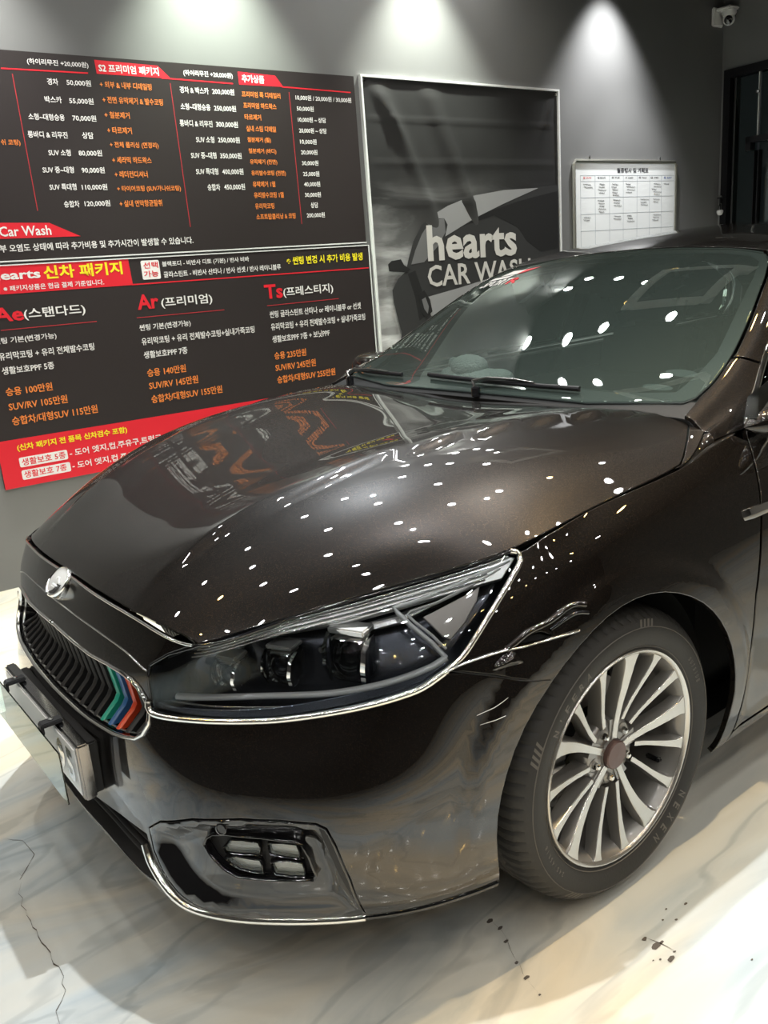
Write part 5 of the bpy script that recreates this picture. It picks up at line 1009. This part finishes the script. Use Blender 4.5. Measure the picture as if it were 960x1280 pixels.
# --- wheels
def make_wheel():
    W = empty('wheel', (0, 0, 0), car)
    T = 0.                                                    # local y 0 = outer face of the rim flange
    prof = [(.236, -.014), (.2445, -.006), (.252, .000), (.262, .005), (.276, .009), (.290, .010), (.301, .006), (.312, -.002), (.321, -.012), (.328, -.024), (.3325, -.045), (.334, -.068),
            (.3345, -.072), (.3275, -.074), (.3275, -.082), (.3345, -.084), (.335, -.102), (.328, -.104), (.328, -.113), (.335, -.115), (.335, -.135), (.328, -.137), (.328, -.146), (.335, -.148), (.3345, -.166), (.3275, -.168), (.3275, -.176), (.334, -.178), (.332, -.205), (.322, -.232), (.295, -.252), (.262, -.248), (.240, -.238)]
    n = 76*4; V = []; F = []
    for r_, y in prof:
        for k_ in range(n):
            q = 2*pi*k_/n; rr_ = r_; g = k_ % 4 == 0
            if g and (-.070 < y < -.010) and r_ > .318: rr_ -= .0045
            if g and (-.246 < y < -.180) and r_ > .318: rr_ -= .0045
            if (k_ % 4 == 2) and (-.166 < y < -.084) and r_ > .333: rr_ -= .003
            V.append((rr_*cos(q+.02*sin(y*40)), y, rr_*sin(q+.02*sin(y*40))))
    for i in range(len(prof)-1):
        for k_ in range(n): F.append((i*n+k_, i*n+(k_+1) % n, (i+1)*n+(k_+1) % n, (i+1)*n+k_))
    k = MB(); k.add(V, F); k.build('tyre', 'rubber', W, angle=28)
    for r_, y in ((.2525, .0008), (.297, .0085)):
        k = MB(); k.lathe([(r_-.0012, y-.001), (r_, y+.0012), (r_+.0012, y-.001)], (0, 0, 0), (0, 1, 0), 96); k.build('sidewall_line', 'rubber_letter', W)
    # letters raised on the sidewall, tops outwards
    def arc_text(s_, a_mid, r0, h_, sp, w_=None):
        w_ = w_ or h_*.62; n_ = len(s_); mb = MB()
        for q, ch in enumerate(s_):
            if ch == ' ': continue
            a = a_mid+(q-(n_-1)/2)*sp; Vt, Ft, _ = text_mesh(ch, 1)
            hh = h_*(.4 if ch in "'" else 1); ww = w_*(.25 if ch in "'I1/" else 1)
            R_ = Vector((cos(a), 0, sin(a))); Tn = Vector((-sin(a), 0, cos(a)))
            pts = []
            for x_, y_ in Vt:
                rr_ = r0+(h_-hh)+y_*hh; p_ = R_*rr_+Tn*((x_-.5)*ww); yb = float(np.interp(rr_, [.252, .262, .276, .290, .301, .312], [0, .005, .009, .010, .006, -.002]))
                pts.append((p_.x, yb+.0010, p_.z))
            mb.add(pts, Ft)
        return mb
    # seen from outside the x axis points left, so clockwise in view is increasing angle
    k = arc_text("N'FERA", radians(49), .263, .021, radians(5.6)); k.build('sidewall_lettering', 'rubber_letter', W, smooth=False, fix=False)
    k = arc_text("NEXEN", radians(-126), .263, .021, radians(6.4)); k.build('sidewall_lettering', 'rubber_letter', W, smooth=False, fix=False)
    k = arc_text("OUTSIDE", radians(152), .270, .010, radians(2.6)); k.build('sidewall_lettering', 'rubber_letter', W, smooth=False, fix=False)
    k = arc_text("245/45R18", radians(-28), .270, .010, radians(2.6)); k.build('sidewall_lettering', 'rubber_letter', W, smooth=False, fix=False)
    for a in (98, 20, -60, -100, 200):
        mb = MB()
        for q in range(4):
            a0 = radians(a+q*2.4); P = [(.298, a0), (.312, a0+.03), (.312, a0+.052), (.298, a0+.022)]
            mb.add([(r_*cos(t_), float(np.interp(r_, [.290, .301, .312], [.010, .006, -.002]))+.001, r_*sin(t_)) for r_, t_ in P], [(0, 1, 2, 3)])
        mb.build('sidewall_pattern', 'rubber_letter', W, smooth=False)
    # barrel and lip
    k = MB(); k.lathe([(.236, -.006), (.230, -.014), (.224, -.030), (.217, -.060), (.212, -.120), (.214, -.20)], (0, 0, 0), (0, 1, 0), 72)
    k.f = [q for q in k.f if len(q) == 4]; k.m = [0]*len(k.f); k.build('rim', 'rim_dark', W, angle=50)
    k = MB(); k.lathe([(.2455, -.010), (.2450, -.001), (.2425, .0015), (.2385, .0005), (.2345, -.006)], (0, 0, 0), (0, 1, 0), 96)
    k.f = [q for q in k.f if len(q) == 4]; k.m = [0]*len(k.f); k.build('rim_lip', 'rim_face', W, angle=50)
    def ydep(r_): return float(np.interp(r_, [.03, .07, .12, .17, .21, .236], [-.030, -.031, -.027, -.019, -.011, -.006]))
    for s_ in range(15):
        a_out = radians(26.7+24*s_); main = s_ % 3 == 0
        r0 = .034 if main else .078
        sw = 0 if main else (-.13 if s_ % 3 == 1 else -.10)
        Gs = []; Gf = []
        for r_ in np.linspace(r0, .237, 13):
            t_ = (r_-r0)/(.237-r0); a = a_out+sw*(1-t_)**1.6*(1 if s_ % 3 == 1 else 1)+(.05*sin(pi*t_) if main else .02*sin(pi*t_))
            w_ = (.0078+.0115*t_**2.2) if main else (.0055+.0065*t_**3)
            if t_ > .9: w_ *= 1+ (t_-.9)*4
            y = ydep(r_); R_ = Vector((cos(a), 0, sin(a))); Tn = Vector((-sin(a), 0, cos(a)))
            dp = .040-.014*t_
            Gs.append([tuple(R_*r_+Tn*q*w_+Vector((0, y+dy, 0))) for q, dy in ((-1.25, -dp), (-1.12, -.004), (-1., -.0012), (1., -.0012), (1.12, -.004), (1.25, -dp))])
            Gf.append([tuple(R_*r_+Tn*q*w_+Vector((0, y+dy, 0))) for q, dy in ((-1., -.0012), (-.92, 0), (.92, 0), (1., -.0012))])
        k = MB(); k.grid(Gs, mi=0); k.grid(Gf, mi=1); k.build('spoke', ['rim_dark', 'rim_face'], W, angle=30)
    k = MB(); k.lathe([(.080, -.085), (.082, -.050), (.078, -.042), (.070, -.038), (.036, -.036), (.034, -.030), (.034, -.04)], (0, 0, 0), (0, 1, 0), 60); k.build('hub', 'rim_dark', W, angle=40)
    for s_ in range(5):                                       # webs between the lug seats
        a = radians(26.7+72*s_); R_ = Vector((cos(a), 0, sin(a))); Tn = Vector((-sin(a), 0, cos(a)))
        P = [R_*.034+Tn*.013, R_*.080+Tn*.018, R_*.080-Tn*.018, R_*.034-Tn*.013]
        k = MB(); k.prism([p_+Vector((0, -.034, 0)) for p_ in P], (0, -.02, 0)); k.build('hub_web', 'rim_dark', W, smooth=False)
    for s_ in range(5):
        a = radians(62.7+72*s_); c_ = Vector((.056*cos(a), -.050, .056*sin(a)))
        k = MB(); k.lathe([(.0175, .010), (.0165, .0135), (.0145, .0125), (.0140, .0)], c_, (0, 1, 0), 24); k.f = [q for q in k.f if len(q) == 4]; k.m = [0]*len(k.f); k.build('lug_seat', 'rim_dark', W)
        k = MB(); k.lathe([(.0142, .0105), (0, .0106)], c_, (0, 1, 0), 24); k.build('lug_recess_shade', 'liner', W)  # flat black disc, shade of the lug pocket put in as colour
        k = MB(); k.lathe([(.0092, .010), (.0092, .020), (.0080, .024), (.0045, .0275), (0, .0285)], c_, (0, 1, 0), 6); k.build('lug_nut', 'chrome', W, angle=25)
    k = MB(); k.lathe([(.0325, -.034), (.0325, -.021), (.030, -.0185), (0, -.0165)], (0, 0, 0), (0, 1, 0), 48); k.build('centre_cap', 'cap', W, angle=40)
    k = MB(); k.lathe([(.155, -.125), (.155, -.105), (.150, -.104), (.085, -.104)], (0, 0, 0), (0, 1, 0), 60); k.build('brake_disc', 'disc', W)
    k = MB()
    for t_ in np.linspace(0, 1, 7): pass
    G = []
    for a in np.linspace(radians(-35), radians(30), 10): G.append([(r_*cos(a+pi*.0), y, r_*sin(a)) for r_, y in ((.10, -.095), (.105, -.075), (.150, -.072), (.168, -.085), (.168, -.13))])
    k.grid(G); k.build('brake_caliper', 'satin', W)
    a = radians(-151); k = MB(); c_ = Vector((.205*cos(a), -.040, .205*sin(a))); d_ = Vector((-cos(a), .6, -sin(a))).normalized()
    k.tube([c_-d_*.012, c_+d_*.016], [.006, .0045], 10); k.build('tyre_valve', 'gloss_black', W)
    k = MB(); k.box(Vector((.212*cos(a), -.055, .212*sin(a))), (.03, .03, .012), Matrix.Rotation(-a, 3, 'Y'), bev=.003); k.build('valve_sensor', 'gloss_black', W)
    return W
M['cap'] = node_mat('centre_cap_enamel', (.13, .075, .065), .4, .4, .4)
wh = make_wheel(); wh.location = (0, .905, .3338)
for (x, sd) in ((0, -1), (WB, 1), (WB, -1)):
    c_ = copy_tree(wh, car); c_.location = (x, .905*sd, .3338)
    if sd < 0: c_.rotation_euler = (0, 0, pi)
# --- wipers, screen fittings
cw = panel('cowl', UP, [(.442, -.72), (.442, 0), (.442, .72), (.53, .69), (.485, .40), (.478, 0), (.485, -.40), (.53, -.69)], 'liner', car, off=-.010, gap=0, step=.03)
def wiper(P, arm):
    w_ = MB(); R_ = [Vector(off_pt(UP, q, .013)) for q in resample(P, .02)]
    w_.tube(R_, .0055, 8, flat=1.3); wo = w_.build('wiper', 'black_metal', car)
    k = MB(); R_ = [Vector(off_pt(UP, q, .006)) for q in resample(P, .02)]; k.tube(R_, .003, 6); k.build('wiper_rubber', 'rubber', wo)
    k = MB(); A = [Vector(off_pt(UP, q, d_)) for q, d_ in arm]; k.tube(A, [.010, .011, .008, .006, .005], 8, flat=.55); k.build('wiper_arm', 'satin', wo)
    k = MB(); k.lathe([(.014, -.02), (.014, .006), (.010, .010), (0, .011)], A[0], (0, 0, 1), 16); k.build('arm_cap', 'gloss_black', wo)
wiper([(.505, -.26), (.497, -.10), (.492, .08), (.490, .25), (.492, .42)], [((.452, .02), .012), ((.470, .0), .026), ((.488, .04), .028), ((.494, .14), .024), ((.494, .22), .018)])
wiper([(.545, -.62), (.52, -.57), (.505, -.50), (.498, -.42)], [((.455, -.56), .012), ((.470, -.575), .026), ((.492, -.57), .028), ((.505, -.52), .024), ((.503, -.47), .018)])
fp = panel('sensor_cover', WS, [(1.02, -.19), (1.0, .0), (1.005, .10), (1.08, .14), (1.15, .26), (1.21, .30), (1.215, -.25), (1.10, -.23)], 'gloss_black', wsp, off=-.008, gap=0, step=.03, flange=.03)
# sticker in the far top corner of the screen
def on_glass(S, s_, o_uv, ax, ay, mat, name, d_=.0012, bold=1, th=0, skew=0.):
    V, F, _ = text_mesh(s_, bold) if isinstance(s_, str) else (np.array(s_[0]), s_[1], None)
    uv = np.array(o_uv)+(V[:, :1]+V[:, 1:]*skew)*np.array(ax)+V[:, 1:]*np.array(ay); P = S.p(uv)+S.n(uv)*d_
    me = bpy.data.meshes.new(name); me.from_pydata([tuple(p_) for p_ in P], [], F); me.materials.append(M[mat]); o = bpy.data.objects.new(name, me); col.objects.link(o); o.parent = wsp; return o
qd = lambda a, b_, c_, d_: ([a, b_, c_, d_], [(0, 1, 2, 3)])
so = (1.030, -.575); sx = (.012, .205); sy = (.115, .012)
on_glass(WS, 'SPORT', (so[0]+.004, so[1]+.01), (sx[0]*.62, sx[1]*.62), (sy[0]*.36, sy[1]*.36), 'print_W', 'sticker', skew=.1)
on_glass(WS, 'R', (so[0]+sx[0]*.66, so[1]+.01+sx[1]*.66), (sx[0]*.24, sx[1]*.24), (sy[0]*.36, sy[1]*.36), 'print_R', 'sticker', skew=.1)
on_glass(WS, qd((.02, .45), (.50, .45), (.60, .62), (.10, .62)), so, sx, sy, 'print_W', 'sticker')
on_glass(WS, qd((.20, .68), (.62, .66), (.72, .92), (.35, .98)), so, sx, sy, 'print_W', 'sticker')
on_glass(WS, qd((.62, .66), (.80, .72), (1.05, .98), (.72, .92)), so, sx, sy, 'print_R', 'sticker')
for (uv, r_, mt) in (((.6226, .5519), .028, 'tagm'), ((.553, .535), .024, 'tagm')):
    k = MB(); P = [tuple(off_pt(UP, (uv[0]+r_*cos(a)*.55, uv[1]+r_*sin(a)), -.0035)) for a in np.linspace(0, 2*pi, 20, endpoint=False)]; k.add(P, [tuple(range(20))]); k.build('inspection_sticker', mt, wsp, smooth=False)
# --- door mirror, side chrome
for sd in (1, -1):
    k = MB(); G = []
    for i in range(17):
        t_ = -pi/2+pi*i/16; G.append([])
        for j in range(29):
            a = 2*pi*j/28; sx_ = math.copysign(abs(cos(a))**.8, cos(a)); sz_ = math.copysign(abs(sin(a))**.8, sin(a))
            G[-1].append((-.83+.085*sx_*cos(t_), sd*(.985+.125*sin(t_)), 1.0+.062*sz_*cos(t_)**.8))
    k.grid(G); mo = k.build('door_mirror', 'paint', car, angle=80)
    k = MB(); k.lathe([(0, -.075), (.012, -.066), (.028, -.03), (.032, .0), (.028, .04), (.014, .07), (0, .075)], (-.60, sd*.868, .972), (-.95, sd*.25, .10), 20); k.tube([(-.62, sd*.865, .965), (-.72, sd*.90, .975), (-.80, sd*.94, .985)], [.026, .026, .028], 12, flat=.6); k.build('mirror_foot', 'paint', mo)
    k = MB(); k.tube([(-.755, sd*.90, .978), (-.749, sd*.93, .977), (-.748, sd*1.0, .977), (-.756, sd*1.08, .98)], .004, 8); k.build('mirror_chrome', 'chrome', mo)
    k = MB(); k.prism([(-.545, sd*.838, .985), (-.70, sd*.838, .985), (-.72, sd*.806, 1.055), (-.60, sd*.812, 1.025)], (0, sd*.030, 0)); k.build('mirror_sail', 'chrome', mo, smooth=False)
    G = []
    for x, h_, d_ in ((-.412, .006, .004), (-.425, .013, .012), (-.46, .014, .016), (-.54, .013, .015), (-.70, .010, .012), (-.80, .004, .006)):
        G.append([(x, sd*(.905+dy*d_), .782+dz*h_-(x+.41)*-.01) for dy, dz in ((-.8, 1.2), (.7, 1.), (1., .3), (1., -.8), (-.8, -1.2))])
    k = MB(); k.grid(G); k.build('side_garnish', 'chrome', car, angle=40)
# --- cabin: dashboard, steering wheel, seats
k = MB(); G = []
for x, z in ((-.52, .90), (-.75, .925), (-1.0, .935), (-1.08, .91), (-1.12, .80), (-1.12, .62)):
    G.append([(x+.03*cos(y*2), y, z+.012*cos(y*4.2)) for y in np.linspace(-.72, .72, 15)])
k.grid(G); k.build('dashboard', 'dash', car, angle=70)
k = MB(); c_ = Vector((-1.28, .37, .83)); ax_ = Vector((-.88, 0, .42)).normalized(); e1 = Vector((0, 1, 0)); e2 = ax_.cross(e1)
k.tube([c_+(e1*cos(a)+e2*sin(a))*.185 for a in np.linspace(0, 2*pi, 36, endpoint=False)], .015, 10, closed=True)
for a in (0, pi, -pi/2): k.tube([c_, c_+(e1*cos(a)+e2*sin(a))*.18], [.03, .014], 8)
k.lathe([(.06, -.01), (.055, .02), (0, .025)], c_, ax_, 20); k.tube([c_, c_-ax_*-.0+Vector((.2, 0, -.08))], .03, 8); k.build('steering_wheel', 'plastic', car)
def seat(x, y, w_):
    k = MB(); k.box((x+.22, y, .48), (.5, w_, .16), bev=.05); k.box((x-.08, y, .76), (.14, w_, .62), Matrix.Rotation(radians(-14), 3, 'Y'), bev=.05)
    s_ = k.build('seat', 'cloth', car)
    k = MB(); k.box((x-.17, y, 1.13), (.10, min(.28, w_), .17), Matrix.Rotation(radians(-10), 3, 'Y'), bev=.04); k.build('headrest', 'cloth', s_)
seat(-1.75, .37, .50); seat(-1.75, -.37, .50); seat(-2.75, 0, 1.25)
k = MB(); k.box((-1.20, .0, 1.265), (.03, .24, .065), Matrix.Rotation(radians(15), 3, 'Y'), bev=.012); k.build('rear_view_mirror', 'gloss_black', car)
# --- plush toy on the dashboard
ty = tag(empty('plush_toy', (-.95, -.50, .945)), 'grey plush toy lying on the dashboard behind the windshield', 'plush toy')
def blob(c_, r_, name, par, seed=0):
    bm = bmesh.new(); bmesh.ops.create_icosphere(bm, subdivisions=4, radius=1)
    for v_ in bm.verts:
        n_ = 1+.05*noise.noise(v_.co*5+Vector((seed, 0, 0)))+.02*noise.noise(v_.co*16); v_.co = Vector((v_.co.x*r_[0]*n_+c_[0], v_.co.y*r_[1]*n_+c_[1], v_.co.z*r_[2]*n_+c_[2]))
    me = bpy.data.meshes.new(name); bm.to_mesh(me); bm.free(); me.shade_smooth(); me.materials.append(M['plush']); o = bpy.data.objects.new(name, me); col.objects.link(o); o.parent = par; return o
blob((0, 0, .020), (.075, .17, .035), 'body', ty); blob((.01, -.03, .062), (.06, .085, .045), 'head', ty, 3)
blob((.0, .12, .028), (.045, .06, .028), 'arm', ty, 5); blob((.01, -.13, .028), (.04, .05, .028), 'arm', ty, 7); blob((.02, -.105, .075), (.02, .022, .02), 'ear', ty, 8)
# --- air conditioner cassette in the ceiling, reflected in the screen
ac = tag(empty('ceiling_air_conditioner', (-2.35, -1.12, CEIL)), 'white square air conditioner cassette in the black ceiling, seen as a reflection in the windshield', 'air conditioner')
k = MB()
for a in ((0, .34, .76, .10), (0, -.34, .76, .10), (.34, 0, .10, .60), (-.34, 0, .10, .60)): k.box((a[0], a[1], -.02), (a[2], a[3], .035), bev=.01)
k.build('frame', 'white', ac)
k = MB(); k.box((0, 0, -.012), (.60, .60, .02)); k.build('intake_grille', 'plastic', ac, smooth=False)
# --- cracks and chipped spots in the floor
rs = random.Random(8)
def crack(P, w_):
    R_ = resample([np.array(p_) for p_ in P], .02); k = MB(); G = []
    for i, p_ in enumerate(R_):
        t_ = i/(len(R_)-1); j = .5+rs.random(); ww = w_*j*(1-abs(2*t_-1)**4); p_ = p_+np.array([rs.uniform(-1, 1), rs.uniform(-1, 1)])*w_*1.2
        G.append([(p_[0], p_[1]-ww/2, .0012), (p_[0]+ww*.3, p_[1]+ww/2, .0012)])
    k.grid(G); k.build('crack', 'crack', floor_o, smooth=False)
floor_o = bpy.data.objects['floor']; M['crack'] = node_mat('crack_dirt', (.10, .085, .07), .9)
crack([(1.038, -.146), (1.065, -.036), (1.07, .099), (1.066, .242), (1.077, .318), (1.112, .388), (1.12, .52)], .004)
crack([(1.032, -.322), (1.0, -.273), (.991, -.194), (1.047, -.114), (1.038, -.146)], .003)
crack([(.294, .771), (.292, .81), (.318, .86), (.342, .918), (.352, .953), (.362, .985)], .004)
crack([(.092, 1.026), (.075, 1.053), (.077, 1.087)], .004)
for x, y, r_ in ((.294, .771, .010), (.291, .801, .008), (.31, .836, .007), (.335, .891, .006), (.348, .93, .009), (.36, .977, .005), (.092, 1.026, .008), (.09, 1.053, .014), (.075, 1.055, .009), (.10, 1.094, .013), (.077, 1.087, .005), (-.057, 1.025, .006), (-.017, 1.201, .004), (.115, 1.08, .004), (.128, 1.072, .003), (-.013, 1.006, .004), (-.001, 1.038, .005), (.02, 1.02, .004)):
    k = MB(); n_ = 9; k.add([(x+r_*rs.uniform(.5, 1.1)*cos(2*pi*q/n_), y+.6*r_*rs.uniform(.5, 1.1)*sin(2*pi*q/n_), .0012) for q in range(n_)], [tuple(range(n_))]); k.build('chipped_spot', 'crack', floor_o, smooth=False)
